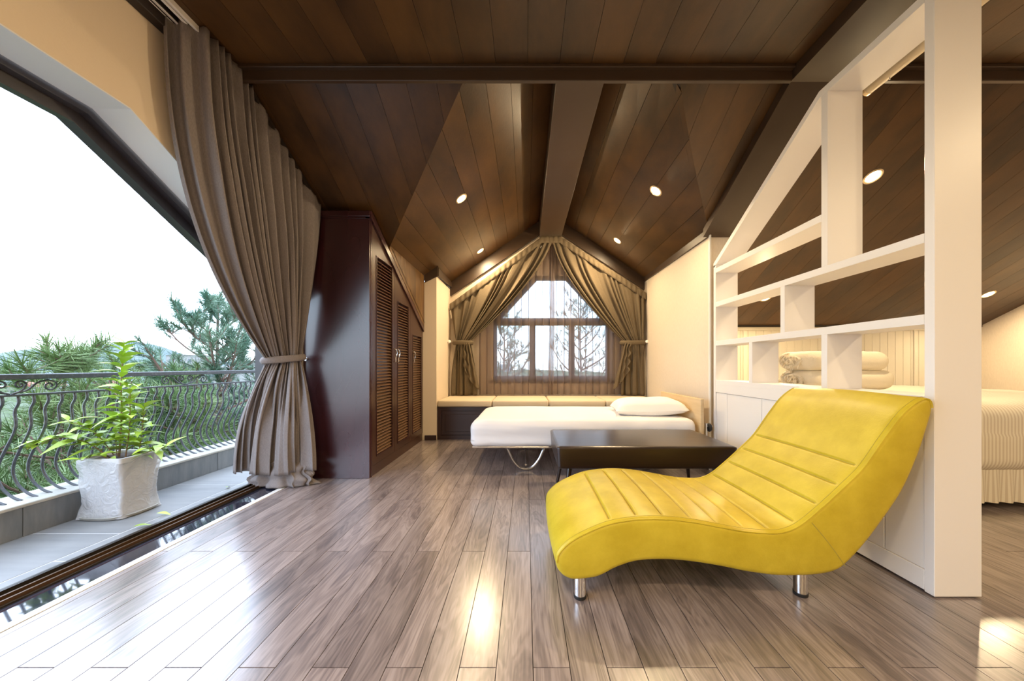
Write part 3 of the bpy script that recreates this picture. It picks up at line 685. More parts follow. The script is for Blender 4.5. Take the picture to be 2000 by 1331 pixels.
ridge('hill', 300, [(-700, 690), (-80, 695), (0, 690), (60, 682), (130, 690), (200, 674), (260, 667), (310, 676), (345, 688), (400, 705), (470, 708), (1000, 712)], 'hill', 'wooded hill on the horizon, tinted blue-green for haze')
ho = [(-176, 118, 10, 8, -14, 7.5, 'white house with a red roof low at the left edge behind the railing'), (-166, 132, 8, 8, -14, 7, 'small pale house beside the red-roofed one at the left edge'),
      (-133, 130, 11, 8, -10, 14.8, 'white multi-storey block far off, left of the tall blue-green pine'), (-112, 138, 9, 8, -10, 12.5, 'second white block far off, partly behind the tall blue-green pine'), (-93, 100, 8, 7, -8, 8.2, 'small white house far off just above the handrail near the curtain')]
for (x, y, w, d, z0, h, lab) in ho:
    b = thing('house', (x, y, z0), lab, 'house', 'far houses'); red = 'red' in lab; obj('wall', MB().box((x-w/2, y, z0), (x+w/2, y+d, z0+h)), M['house'], b)
    obj('roof', MB().prism([(x-w/2-.4, y-.4, z0+h), (x+w/2+.4, y-.4, z0+h), (x, y-.4, z0+h+(1.8 if red else .5))], (0, d+.8, 0)), M['roofred' if red else 'house'], b)
    for i in range(3):
        for j in range(2):
            wx = x-w/2+w*(i+.5)/3; wz = z0+h-2-j*2.8
            obj('window', MB().box((wx-.6, y-.06, wz-.8), (wx+.6, y+.02, wz+.6)), M['winglass'], b)

# ------------------------------------------------------------------ partition with open shelves
PX, PX1 = 1.6636, 1.857; PY0, PY1 = 1.3755, 2.995
par = thing('shelf_partition', (PX, PY0, 0), 'tall white open-shelf partition with sloping top beside the yellow lounger', 'partition')
TZ, KY = 2.505, 1.916; ts = .605; EZ = TZ-ts*(PY1-KY)
P_ = lambda n, mb: obj(n, mb, M['white'], par)
P_('end_post', MB().box((PX, PY0, .006), (PX1, PY0+.036, TZ), .002))
P_('far_post', MB().box((PX, PY1-.035, .006), (PX1, PY1, EZ-.02), .002))
P_('top_board', MB().box((PX, PY0+.036, TZ-.04), (PX1, KY, TZ), .001))
P_('sloping_board', MB().prism([(PX, KY, TZ-.04), (PX, KY, TZ), (PX, PY1, EZ), (PX, PY1, EZ-.045)], (PX1-PX, 0, 0)))
P_('shelf', MB().box((PX, 1.903, 1.76), (PX1, PY1-.035, 1.80), .001))
P_('shelf', MB().box((PX, PY0+.036, 1.462), (PX1, PY1-.035, 1.502), .001))
P_('shelf', MB().box((PX, PY0+.036, 1.121), (PX1, PY1-.035, 1.163), .001))
P_('shelf', MB().box((PX, PY0+.036, .785), (PX1, PY1-.035, .822), .001))
P_('divider', MB().box((PX, 1.863, 1.502), (PX1, 1.903, TZ-.04), .001))
P_('divider', MB().box((PX, 2.172, 1.163), (PX1, 2.209, 1.462), .001))
P_('divider', MB().box((PX, 2.483, .822), (PX1, 2.520, 1.121), .001))
P_('divider', MB().box((PX, 1.866, .822), (PX1, 1.903, 1.121), .001))
P_('bottom_rail', MB().box((PX, PY0+.036, .012), (PX1, PY1-.035, .096), .001))
P_('top_rail', MB().box((PX, PY0+.036, .715), (PX1, PY1-.035, .785), .001))
y = PY0+.038
ys = [y, 1.571, 1.98, 2.39, 2.80, PY1-.037]
for a, b in zip(ys, ys[1:]): P_('panel', MB().box((PX+.004, a+.0015, .098), (PX1-.004, b-.0015, .713), .002))
for yy in (PY0+.02, 2.0, 2.9): obj('foot', MB().box((PX+.03, yy, 0), (PX1-.03, yy+.06, .012)), M['black'], par)

# ------------------------------------------------------------------ wardrobe
WXF, WY0, WY1 = -1.311, 2.837, 4.297
wr = thing('wardrobe', (-1.6, 3.5, 0), 'dark mahogany wardrobe with louvred doors and sloping top under the roof', 'wardrobe')
zt = lambda y: zmain(y)-.075
body = MB().prism([(XL+.005, WY0, 0), (XL+.005, WY1, 0), (XL+.005, WY1, zt(WY1)), (XL+.005, WY0, zt(WY0))], (WXF-.022-XL-.005, 0, 0))
obj('body', body, M['ruby'], wr)
obj('side_panel', MB().box((XL+.004, WY0-.003, 0), (WXF, WY0+.018, zt(WY0)-.02), .002), M['ruby'], wr)
obj('cornice', MB().box((XL+.004, WY0-.02, zt(WY0)-.03), (WXF+.012, WY0+.02, zt(WY0)+.018), .004).box((XL+.004, WY0-.01, zt(WY0)-.045), (WXF+.004, WY0+.0, zt(WY0)-.03), .002), M['ruby'], wr)
obj('sloping_cornice', MB().prism([(WXF-.03, WY0-.01, zt(WY0)-.045), (WXF-.03, WY0-.01, zt(WY0)+.02), (WXF-.03, WY1+.0, zt(WY1)+.02), (WXF-.03, WY1+.0, zt(WY1)-.04)], (.05, 0, 0)), M['ruby'], wr)
obj('plinth', MB().box((WXF-.03, WY0+.02, 0), (WXF-.004, WY1, .085)), M['door'], wr)
obj('corner_stile', MB().box((WXF-.03, WY0+.018, 0), (WXF+.004, WY0+.036, zt(WY0)-.05), .002), M['ruby'], wr)
dY = [2.877, 3.368, 3.826, 4.292]; LT = [1.905, 1.597, 1.30]
sl = MB().add([(0, 0, 0), (.020, 0, -.014), (.023, 0, -.010), (.003, 0, .004)]+[(0, 1, 0), (.020, 1, -.014), (.023, 1, -.010), (.003, 1, .004)], [(0,1,2,3),(7,6,5,4),(0,4,5,1),(1,5,6,2),(2,6,7,3),(3,7,4,0)]).mesh('slat', M['slat'])
for i in range(3):
    a, b = dY[i]+.002, dY[i+1]-.002; la, lb = a+.083, b-.065; lz = .16; lt = LT[i]
    x0, x1 = WXF-.020, WXF+.002
    zz = lambda y: zt(y)-.04
    mb = MB()
    mb.prism([(x0, a, .09), (x0, la, .09), (x0, la, zz(la)), (x0, a, zz(a))], (x1-x0, 0, 0))
    mb.prism([(x0, lb, .09), (x0, b, .09), (x0, b, zz(b)), (x0, lb, zz(lb))], (x1-x0, 0, 0))
    mb.box((x0, la, .09), (x1, lb, lz)); mb.prism([(x0, la, lt), (x0, lb, lt), (x0, lb, zz(lb)), (x0, la, zz(la))], (x1-x0, 0, 0))
    mb.box((x0-.01, la, lz), (x0-.006, lb, lt))
    d = obj('door', mb, M['door'], wr)
    for fr_ in ((la-.008, la, lz-.008, lt+.008), (lb, lb+.008, lz-.008, lt+.008)): obj('bead', MB().box((x1, fr_[0], fr_[2]), (x1+.005, fr_[1], fr_[3]), .001), M['ruby'], d)
    for z_ in (lz-.008, lt): obj('bead', MB().box((x1, la, z_), (x1+.005, lb, z_+.008), .001), M['ruby'], d)
    nsl = int((lt-lz)/.0285)
    for k in range(nsl):
        o = bpy.data.objects.new('slat', sl); C.objects.link(o); o.parent = d; o.location = (x0-.002, la+.001, lz+.018+k*(lt-lz-.012)/nsl); o.scale = (1, lb-la-.002, 1)
    hy = {0: b-.035, 1: a+.035, 2: a+.06}[i]
    hp = [(x1+.002, hy, 1.115), (x1+.025, hy, 1.11)]+[(x1+.026+.008*math.sin(t*PI), hy+.016*math.sin(t*2*PI)*(1), lerp(1.11, .99, t)) for t in [j/12 for j in range(13)]]+[(x1+.025, hy, .985), (x1+.002, hy, .98)]
    obj('handle', MB().tube(hp, .0055, 7), M['chrome'], d, True)

# ------------------------------------------------------------------ window seat with cushions
BY0 = 4.325
ws = thing('storage_bench', (.3, BY0, 0), 'long dark wooden storage bench with raised panels below the gable window', 'bench')
bx1 = xe(4.4)-.015
obj('seat_box', MB().box((-1.135, BY0+.012, 0), (bx1, YD-.003, .415)), M['bench'], ws)
obj('face_frame', MB().box((-1.135, BY0, 0), (bx1, BY0+.012, .05)).box((-1.135, BY0, .375), (bx1, BY0+.012, .415)), M['bench'], ws)
cxs = [-1.135, -.432, .2945, 1.022, xe(4.33)-.012]
for i in range(4):
    a, b = cxs[i], cxs[i+1]
    obj('stile', MB().box((a, BY0, .05), (a+.05, BY0+.012, .375)), M['bench'], ws)
    q = obj('front_panel', MB().box((a+.06, BY0+.004, .06), (b-.01, BY0+.012, .365), .002), M['bench'], ws)
    obj('raised_field', MB().box((a+.10, BY0-.002, .10), (b-.05, BY0+.006, .325), .004), M['bench'], q)
names = ['beige seat cushion at the left end against the pillar', 'beige seat cushion second from the pillar', 'beige seat cushion in front of the middle right of the window', 'beige seat cushion behind the pillow by the right wall']
for i in range(4):
    a, b = cxs[i]+.003, cxs[i+1]-.003
    if i == 0: a += .004
    o = obj('seat_cushion', MB().box((a, BY0-.02, .417), (b, YD-.14, .502), .022), M['cushion'], None, True, ((a+b)/2, 4.7, .417))
    tag(o, names[i], 'cushion', 'cushions along the window seat')

# ------------------------------------------------------------------ curtains
def sheet(name, top, waist, bot, p, folds, amps, nu, nv1, nv2, m, parent=None, zb=None, ph=0, thick=.004, belly=None, hooks=0, low=0):
    """hanging cloth: each strand runs from top(u) through waist(u) to bot(u); folds swing across the row direction"""
    def row(u, v):
        if v <= 1:
            T, Wt = top(u), waist(u); q = v**p(u)
            return Vector((lerp(T.x, Wt.x, q), lerp(T.y, Wt.y, q), lerp(T.z, Wt.z, v)))
        Wt, B = waist(u), bot(u); t = v-1; q = 1-(1-t)**1.9
        return Vector((lerp(Wt.x, B.x, q), lerp(Wt.y, B.y, q), lerp(Wt.z, B.z, t)))
    vv = [i/nv1 for i in range(nv1+1)]+[1+i/nv2 for i in range(1, nv2+1)]
    def fn(iu, iv):
        u = iu; v = vv[round(iv*(len(vv)-1))]
        P0 = row(u, v); e = .012; A, B = row(max(0, u-e), v), row(min(1, u+e), v); tg = Vector((B.x-A.x, B.y-A.y, 0))
        nr = Vector((tg.y, -tg.x, 0)).normalized() if tg.length > 1e-6 else Vector((1, 0, 0))
        am = interp(amps, v); a = 2*PI*folds*u+ph
        a += 2*PI*1.3*noise.noise(Vector((u*5.3, ph*3, 5)))
        wob = .35*noise.noise(Vector((u*9, v*1.3, ph)))
        s_ = math.sin(a+2.2*wob)+.28*math.sin(2*a+1+3*wob)+.35*noise.noise(Vector((u*folds*1.1, v*2.0, 7+ph)))
        if v > 1 and low:
            k_ = sm((v-1)*1.6); s_ = lerp(s_, .75*math.sin(2*PI*low*u+ph+1.1+1.5*noise.noise(Vector((u*4, v, 9))))+.9*noise.noise(Vector((u*low*2.2, v*.9, 4)))+.10*s_, k_)
        am *= 1+.7*noise.noise(Vector((u*6, v*.8, 2+ph)))
        P1 = P0+nr*am*s_
        if tg.length > 1e-6: P1 += tg.normalized()*am*.35*math.cos(a)*(1 if 0 < u < 1 else 0)
        if hooks and v < .1 and P0.z < 2.70: P1.z -= .022*(1-v/.1)*abs(math.sin(PI*hooks*u))
        return P1[:]
    nv = len(vv)-1
    o = obj(name, MB().grid(fn, nu, nv), M[m], parent, 'all'); solid(o, thick); return o
bc = thing('window_curtain', (-1.78, 2.2, 0), 'floor-length grey-brown linen curtain tied back beside the balcony opening', 'curtain')
UT = [(0, 1.70), (.55, 2.09), (1, 2.81)]
def b_top(u):
    y = interp(UT, u); x = lerp(-1.825, -1.70, sm(u/.12)) if u < .12 else lerp(-1.70, -1.715, (u-.12)/.88)
    z = min(2.734, zmain(y)-.028)
    return Vector((x, y, z))
def b_waist(u): return Vector((lerp(-1.96, -1.82, u), lerp(2.55, 2.73, u), .985+.02*u))
def b_bot(u):
    a = lerp(PI*1.08, PI*1.95, u)
    return Vector((lerp(-2.24, -1.68, u), 2.70+.10*math.sin(a)*1.1+.03*u, .11+.012*math.sin(u*9)))
sheet('drape', b_top, b_waist, b_bot, lambda u: lerp(2.7, 1.15, u**.8), 15, [(0, .016), (.08, .022), (.4, .034), (.8, .028), (1, .020), (1.15, .032), (1.6, .062), (2, .075)], 400, 48, 30, 'linen', bc, hooks=22, low=3.2)
def b_bot2(u):
    a = 2*PI*u; return Vector((-1.94+.23*math.cos(a), 2.70+.085*math.sin(a), .012))
def b_w2(u): a = 2*PI*u; return Vector((-1.94+.16*math.cos(a), 2.70+.06*math.sin(a), .20))
def ruffle(u, v):
    a = 2*PI*u; z = lerp(.20, .006, v); s_ = 1+.09*math.sin(17*a/1)*v+.10*math.sin(v*13+2*math.sin(3*a))
    return (-1.94+lerp(.17, .25, v)*math.cos(a)*s_, 2.69+lerp(.055, .082, v)*math.sin(a)*s_+.02*math.sin(9*a)*v, z+.006*math.sin(11*a)*(1-v))
solid(obj('gathered_hem', MB().grid(ruffle, 240, 16), M['linen'], bc, 'all'), .004)
def band(cx, cy, cz, rx, ry, h, rot, m, parent, name='tie_band', tilt=.0, n=40):
    def fn(u, v):
        a = 2*PI*u; x, y = rx*math.cos(a), ry*math.sin(a); c, s_ = math.cos(rot), math.sin(rot)
        w = 1+.10*math.sin(v*PI)
        return (cx+(x*c-y*s_)*w, cy+(x*s_+y*c)*w, cz+h*(v-.5)+tilt*x)
    return solid(obj(name, MB().grid(fn, n, 6), M[m], parent, 'all'), .004)
band(-1.89, 2.64, 1.0, .138, .058, .052, .9, 'linen', bc, tilt=.12)
kn = thing('holdback_knob', (-1.845, 2.83, 1.0), 'small chrome holdback knob on the wardrobe side beside the tied grey curtain', 'knob')
obj('stem', MB().lathe((-1.845, 2.76, 1.005), [(.006, 0), (.006, .073)], 12, 'Y'), M['chrome'], kn, True)
obj('knob_head', MB().lathe((-1.845, 2.735, 1.005), [(.002, 0), (.014, .003), (.019, .012), (.014, .022), (.007, .026)], 16, 'Y'), M['chrome'], kn, True)
obj('wall_plate', MB().lathe((-1.845, 2.826, 1.005), [(.018, 0), (.018, .006)], 16, 'Y'), M['chrome'], kn, True)
ct = thing('curtain_track', (-1.76, 1, 2.70), 'pair of white double curtain tracks under the dark ceiling', 'curtain track')
for xx in (-1.818, -1.795, -1.752, -1.730): obj('track_rail', MB().box((xx-.007, -2.0, 2.708), (xx+.007, 2.0, 2.739), .002), M['cordw'], ct)
for xx in (-1.76,): obj('track_rail', MB().prism([(xx-.05, 2.03, zmain(2.03)-.045), (xx+.05, 2.03, zmain(2.03)-.045), (xx+.05, 2.82, zmain(2.82)-.045), (xx-.05, 2.82, zmain(2.82)-.045)], (0, 0, .03)), M['ceil_dark'], ct)
# gable window: sheers and drapes
GY = 5.0
sh = thing('sheer_curtain', (.37, GY+.03, .5), 'sheer brown voile curtain hanging over the gable window', 'curtain')
def gz(x):  # curtain heading under the gable
    return (2.83-(abs(x-RX)-.13)*.735 if x < RX else 2.83-(abs(x-RX)-.13)*.66) if abs(x-RX) > .13 else 2.83
def shp(u, v):
    x = lerp(-.72, 1.50, u); z = lerp(gz(x)-.05, .515, v)
    w = math.sin(u*2*PI*21+2*noise.noise(Vector((u*14, v*.6, 0))))
    w2 = noise.noise(Vector((u*40, v*.5, 3)))
    cen = math.exp(-((x-RX-.02)/.04)**2)
    return (x+.020*math.cos(u*2*PI*21)+.02*w2, GY+.045+.022*w+.012*w2+.02*cen*math.sin(v*9), z)
obj('voile', MB().grid(shp, 420, 24), M['sheer'], sh, 'all')
obj('centre_fold', MB().grid(lambda u, v: (RX+.015+(.035+.02*v)*(u-.5)*2*.8+.012*math.sin(v*5), GY+.03+.018*math.sin(u*4*PI), lerp(2.72, .515, v)), 20, 20), M['sheer'], sh, 'all')
def drape(side):
    s_ = side
    lab = ('linen drape tinted warm for lamplight, tied back at the left of the gable window' if s_ < 0 else 'linen drape tinted warm for lamplight, tied back at the right of the gable window')
    xo = -1.115 if s_ < 0 else 1.765
    root = thing('window_drape', (xo, GY-.02, .5), lab, 'curtain', 'drapes at the gable window')
    def top(u): x = lerp(xo, RX+.02, u); return Vector((x, GY-.03, gz(x)-.0))
    wx0, wx1 = (xo+.09*1, xo+.30) if s_ < 0 else (xo-.06, xo-.34)
    zw = 1.275
    def waist(u): return Vector((lerp(wx0, wx1, u), GY-.05, zw+.02*u))
    def bot(u): return Vector((lerp(xo+(.02 if s_ < 0 else -.03), xo+(.40 if s_ < 0 else -.38), u), GY-.06, .512))
    sheet('drape', top, waist, bot, lambda u: lerp(1.0, 1.45, u) if s_ < 0 else lerp(1.0, 1.55, u), 9, [(0, .010), (.06, .014), (.5, .034), (.9, .028), (1, .018), (1.3, .026), (2, .034)], 260, 34, 20, 'linen_lamplit', root, ph=s_, hooks=0, low=3.5)
    # pelmet band of gathered heading
    hd = MB()
    def hf(u, v): x = lerp(xo, RX, u); return (x, GY-.055-.006*math.sin(u*120), gz(x)+.012-.10*v)
    solid(obj('heading', MB().grid(hf, 160, 3), M['linen_lamplit'], root, 'all'), .004)
    # loose cascade hanging from the tie
    def cas(u, v):
        x = lerp(wx1-(.10 if s_ < 0 else -.10), wx1+(.03 if s_ < 0 else -.03), u); sp = lerp(.6, 1.7, v)
        cxm = wx1-(.06 if s_ < 0 else -.08)
        x = cxm+(x-cxm)*sp-s_*.05*v; return (x+.012*math.sin(v*21+u*3)*(1-u), GY-.10-.018*math.sin(u*5*PI+v*1.5)-.012*math.sin(v*20)*(1-u), lerp(zw, .60+.28*(1-u)**1.5, v))
    solid(obj('cascade', MB().grid(cas, 60, 30), M['linen_lamplit'], root, 'all'), .004)
    band((wx0+wx1)/2, GY-.055, zw+.005, abs(wx1-wx0)/2+.035, .062, .06, 0, 'linen_lamplit', root, tilt=.0)
    k = thing('holdback_knob', (xo+(-.005 if s_ < 0 else .01), GY-.02, zw+.01), 'round white knob holding the %s drape of the gable window' % ('left' if s_ < 0 else 'right'), 'knob')
    kx = xo+(.0 if s_ < 0 else .0)
    obj('knob_head', MB().lathe((kx-(0.0 if s_ < 0 else 0), GY-.10, zw+.02), [(.004, 0), (.018, .004), (.026, .018), (.018, .032), (.008, .036)], 16, 'Y'), M['cordw'], k, True)
    obj('stem', MB().lathe((kx, GY-.07, zw+.02), [(.006, 0), (.006, .19)], 10, 'Y'), M['cordw'], k, True)
drape(-1); drape(1)
rod = MB().tube([(-1.12, GY+.0, gz(-1.12)-.03), (RX, GY+.0, 2.80), (1.76, GY+.0, gz(1.76)-.03)], .012, 8)
tag(obj('curtain_rod', rod, M['cordw'], None, True), 'angled curtain rod following the gable over the window drapes', 'curtain rod')

# ------------------------------------------------------------------ folding bed
X0, X1, Y0, Y1 = -.49, 1.50, 2.955, 3.97
bed = thing('folding_bed', (.5, 3.45, 0), 'narrow folding bed with white fitted sheet and pale wood headboard below the window seat', 'bed')
def matt(u, v):
    pass
mb = MB(); bm = bmesh.new(); bmesh.ops.create_grid(bm, x_segments=1, y_segments=1, size=1); bm.free()
def roundbox(a, b, r, nx, ny, nz, nf=None):
    """rounded box as a closed surface with noise"""
    bm = bmesh.new(); bmesh.ops.create_cube(bm, size=2); bmesh.ops.subdivide_edges(bm, edges=bm.edges[:], cuts=max(nx, ny), use_grid_fill=True)
    c = (Vector(a)+Vector(b))/2; h = (Vector(b)-Vector(a))/2; vs = []
    for v in bm.verts:
        def rm(t, hh):   # concentrate samples at the rounded ends
            return math.copysign(1-(1-abs(t))**1.6, t)*hh
        p = Vector((rm(v.co.x, h.x), rm(v.co.y, h.y), rm(v.co.z, h.z)))
        q = Vector((max(-h.x+r, min(h.x-r, p.x)), max(-h.y+r, min(h.y-r, p.y)), max(-h.z+r, min(h.z-r, p.z))))
        d = p-q; p = q+(d.normalized()*r if d.length > 1e-7 else d)
        p = p+c
        if nf: p = nf(p)
        v.co = p
    bm.verts.index_update(); m_ = MB().add([v.co[:] for v in bm.verts], [[v.index for v in f.verts] for f in bm.faces]); bm.free(); return m_
def mn(p):
    p = p.copy(); p.z += .006*noise.noise(Vector((p.x*4, p.y*4, 0)))
    if p.y < Y0+.04 and p.x < .6: p.y += .008*noise.noise(Vector((p.x*5, p.z*30+p.x*5, 2)))
    if p.x < X0+.15: p.z -= .02*sm((X0+.15-p.x)/.15)*(.2 if p.z < .3 else 1)
    p.y -= .006*math.sin((p.z-.23)*50)*(1 if p.y < Y0+.05 else 0)
    return p
obj('mattress', roundbox((X0, Y0, .232), (X1, Y1, .474), .055, 26, 26, 8, mn), M['sheet'], bed, 'all')
obj('frame', MB().tube([(X0+.02, Y0+.05, .222), (X1+.02, Y0+.05, .222), (X1+.02, Y1-.05, .222), (X0+.02, Y1-.05, .222)], .012, 8, True), M['steel'], bed, True)
for (xc, yy) in ((0, 3.06), (0, 3.85), (1.08, 3.06), (1.08, 3.85)):
    pts = catmull([(xc-.23, yy, .225), (xc-.17, yy, .20), (xc-.12, yy, .10), (xc-.06, yy, .03), (xc, yy, .014), (xc+.06, yy, .03), (xc+.12, yy, .10), (xc+.17, yy, .20), (xc+.23, yy, .225)], 6)
    obj('leg', MB().tube(pts, .0125, 9), M['steel'], bed, True)
obj('cross_brace', MB().tube([(0, 3.06, .05), (0, 3.85, .05)], .009, 8), M['steel'], bed, True)
obj('headboard', MB().box((1.528, 2.95, .22), (1.556, 3.83, .655), .003), M['oak'], bed)
obj('support_tube', MB().tube([(1.585, 2.98, .12), (1.585, 2.98, .44)], .016, 10), M['chrome'], bed, True)
obj('caster', MB().lathe((1.602, 2.99, .40), [(.012, 0), (.034, .006), (.038, .018), (.034, .03), (.012, .036)], 18, 'X'), M['black'], bed, True)
obj('caster_bracket', MB().tube([(1.585, 2.98, .40), (1.62, 2.975, .42), (1.645, 2.985, .41)], .007, 6), M['chrome'], bed, True)
def pillow(name, c, rx, ry, h, rot, label):
    mb = MB(); n = 26
    def f(sgn):
        def g(u, v):
            a, b = u*2-1, v*2-1; k = max(0, (1-a**4)*(1-b**4))**.5
            pin = 1-.10*(1-abs(b))*abs(a)**3*0-.07*(1-abs(a)**2)*abs(b)**6-.07*(1-abs(b)**2)*abs(a)**6
            x, y = a*rx*pin, b*ry*pin; z = sgn*h*(k if sgn > 0 else k*.55)*(1+.1*noise.noise(Vector((a*2, b*2, sgn))))
            cr, sr = math.cos(rot), math.sin(rot)
            return (c[0]+x*cr-y*sr, c[1]+x*sr+y*cr, c[2]+z+.004*noise.noise(Vector((x*12, y*12, 1)))+h*.45*(.35+.65*0)+.06*max(0, a)*rx)
        return g
    mb.grid(f(1), n, n); mb.grid(f(-1), n, n); o = obj(name, mb, M['pillow'], None, 'all', c)
    tag(o, label, 'pillow'); return o
pillow('pillow', (1.20, 3.36, .503), .33, .25, .105, -.12, 'plump white pillow at the headboard end of the folding bed')

# ------------------------------------------------------------------ coffee table
TZ0, TZ1 = .272, .42; tx0, tx1, ty0, ty1 = .202, 1.378, 2.193, 2.80
tb = thing('coffee_table', (.79, 2.5, 0), 'low dark espresso coffee table with thick top and splayed legs', 'table')
def ttop():
    mb = roundbox((tx0, ty0, TZ0), (tx1, ty1, TZ1), .014, 14, 14, 6)
    v = []
    for p in mb.v:
        t = (p[2]-TZ0)/(TZ1-TZ0); k = 1-.014*(1-t); v.append((.79+(p[0]-.79)*k, 2.4965+(p[1]-2.4965)*(1-.03*(1-t)), p[2]))
    mb.v = v; return mb
obj('tabletop', ttop(), M['table'], tb, 'all')
for sx_ in (-1, 1):
    for sy_ in (-1, 1):
        bx, by = .79+sx_*.49, 2.4965+sy_*.20; fx, fy = .79+sx_*.535, 2.4965+sy_*.245
        obj('leg', MB().tube([(bx, by, TZ0+.002), (fx, fy, 0)], [.019, .011], 12), M['table'], tb, True)
        obj('mounting_plate', MB().box((bx-.05, by-.03, TZ0-.01), (bx+.05, by+.03, TZ0+.002), .002), M['table'], tb)

# ------------------------------------------------------------------ yellow chaise
CY0, CY1 = 1.335, 1.99
sc = 660/CY0
def c2w(cx, cy): return (1040+cx/2.273-1027)/sc, .95-(740+cy/2.273-714)/sc
topc = [(103, 820), (112, 780), (160, 728), (240, 682), (350, 640), (480, 621), (600, 621), (720, 634), (830, 654), (950, 675), (1070, 683), (1130, 675), (1190, 648), (1280, 575), (1380, 483), (1470, 393), (1555, 272), (1640, 160), (1700, 108), (1740, 86)]
endc = [(1768, 88), (1783, 112), (1783, 150)]
botc = [(1760, 230), (1720, 350), (1650, 505), (1560, 640), (1480, 745), (1400, 830), (1350, 862), (1280, 878), (1180, 884), (1080, 882), (960, 866), (840, 842), (700, 820), (580, 812), (470, 818), (380, 845), (300, 885), (240, 897), (180, 900), (140, 885), (112, 855)]
TP = [Vector((*c2w(*p), 0)) for p in topc]; EP = [Vector((*c2w(*p), 0)) for p in endc]; BP = [Vector((*c2w(*p), 0)) for p in botc]
allp = TP+EP+BP
cl = catmull(allp+[allp[0]], 8)[:-1]
# even resample
def resample(P, n, closed=True):
    Q = P+[P[0]] if closed else P; L = [0]
    for a, b in zip(Q, Q[1:]): L.append(L[-1]+(b-a).length)
    out = []; j = 0; m_ = n if closed else n-1
    for i in range(n):
        d = L[-1]*i/m_
        while j < len(L)-2 and L[j+1] < d: j += 1
        out.append(Q[j].lerp(Q[j+1], (d-L[j])/max(1e-9, L[j+1]-L[j])))
    return out
NP = 1100
prof = resample(cl, NP)
ar = sum(prof[i].x*prof[(i+1) % NP].y-prof[(i+1) % NP].x*prof[i].y for i in range(NP))
nrm = []
for i in range(NP):
    t_ = (prof[(i+3) % NP]-prof[i-3]).normalized(); n_ = Vector((t_.y, -t_.x, 0)) if ar > 0 else Vector((-t_.y, t_.x, 0)); nrm.append(n_)
topset = set(); tl = catmull(TP, 8); 
def idx_near(x, z): return min(range(NP), key=lambda i: (prof[i].x-x)**2+(prof[i].y-z)**2)
iS, iE = 0, idx_near(*c2w(1740, 86))
seams = [idx_near(*c2w(*p)) for p in [(350, 640), (470, 621), (592, 621), (718, 634), (835, 655), (950, 675), (1068, 683), (1187, 650), (1287, 568), (1383, 481), (1470, 393)]]
ch = thing('chaise_lounge', (.85, 1.66, 0), 'mustard yellow leather wave-shaped chaise lounge with channel stitching and chrome legs', 'chaise')
def off(i, inner):
    if not inner: return 0
    d = 0
    for s_ in seams:
        g = abs(i-s_)
        if g < 9: d -= .0075*math.exp(-(g/1.5)**2)
    if seams[0] < i < seams[-1]:
        for a, b in zip(seams, seams[1:]):
            if a <= i <= b: d += .0022*math.sin(PI*(i-a)/(b-a))
    return d
R = .022; ys = [(0, R), (.003, .010), (.009, .004), (.018, .001), (.030, 0)]
Ysec = [(CY0+a, -b, False) for a, b in ys]+[(CY0+.04, 0, True)]+[(lerp(CY0+.04, CY1-.04, k/10), 0, True) for k in range(1, 10)]+[(CY1-.04, 0, True)]+[(CY1-a, -b, False) for a, b in reversed(ys)]
vs = []
for (yy, ins, inner) in Ysec:
    cr_ = .012*math.sin(PI*(yy-CY0)/(CY1-CY0))
    for i in range(NP):
        q = prof[i]+nrm[i]*(ins+off(i, inner)+(cr_ if i < iE else 0))
        vs.append((q.x, yy, q.y))
fs = []
for j in range(len(Ysec)-1):
    for i in range(NP): fs.append((j*NP+i, j*NP+(i+1) % NP, (j+1)*NP+(i+1) % NP, (j+1)*NP+i))
fs.append(tuple(range(NP-1, -1, -1))); fs.append(tuple((len(Ysec)-1)*NP+i for i in range(NP)))
bo = obj('upholstery', MB().add(vs, fs), M['leather'], ch, True)
for yy in (CY0+.004, CY1-.004):
    for o_ in (0, ):
        pth = [(prof[i].x+nrm[i].x*(-.0055+o_), yy, prof[i].y+nrm[i].y*(-.0055+o_)) for i in range(0, iE+22, 4)]
        obj('piping', MB().tube(pth, .0036, 6), M['leather'], ch, True)
        pth = [(prof[i].x+nrm[i].x*.0008, yy+(.016 if yy < 1.5 else -.016), prof[i].y+nrm[i].y*.0008) for i in range(0, iE+10, 4)]
        obj('stitching', MB().tube(pth, .0009, 4), M['seam'], ch)
for s_i in seams:
    q = prof[s_i]+nrm[s_i]*-.0055
    obj('channel_seam', MB().tube([(q.x+nrm[s_i].x*.012*math.sin(PI*(yy-CY0)/(CY1-CY0)), yy, q.y+nrm[s_i].y*.012*math.sin(PI*(yy-CY0)/(CY1-CY0))) for yy in [lerp(CY0+.02, CY1-.02, k/10) for k in range(11)]], .0016, 5), M['seam'], ch)
a_, b_ = c2w(1240, 640), c2w(1388, 832)
obj('side_seam', MB().tube([(lerp(a_[0], b_[0], t), CY0-.0006, lerp(a_[1], b_[1], t)+.006*math.sin(t*PI)) for t in [k/8 for k in range(9)]], .0014, 5), M['seam'], ch)
for (lx, ly) in ((.222, 1.385), (1.138, 1.40), (.222, 1.93), (1.138, 1.93)):
    zt_ = min(.17, .14)
    obj('leg', MB().lathe((lx, ly, .012), [(.0245, 0), (.0245, zt_)], 24), M['chrome'], ch, True)
    obj('rubber_foot', MB().lathe((lx, ly, 0), [(.024, 0), (.0262, .004), (.0262, .014)], 24), M['black'], ch, True)

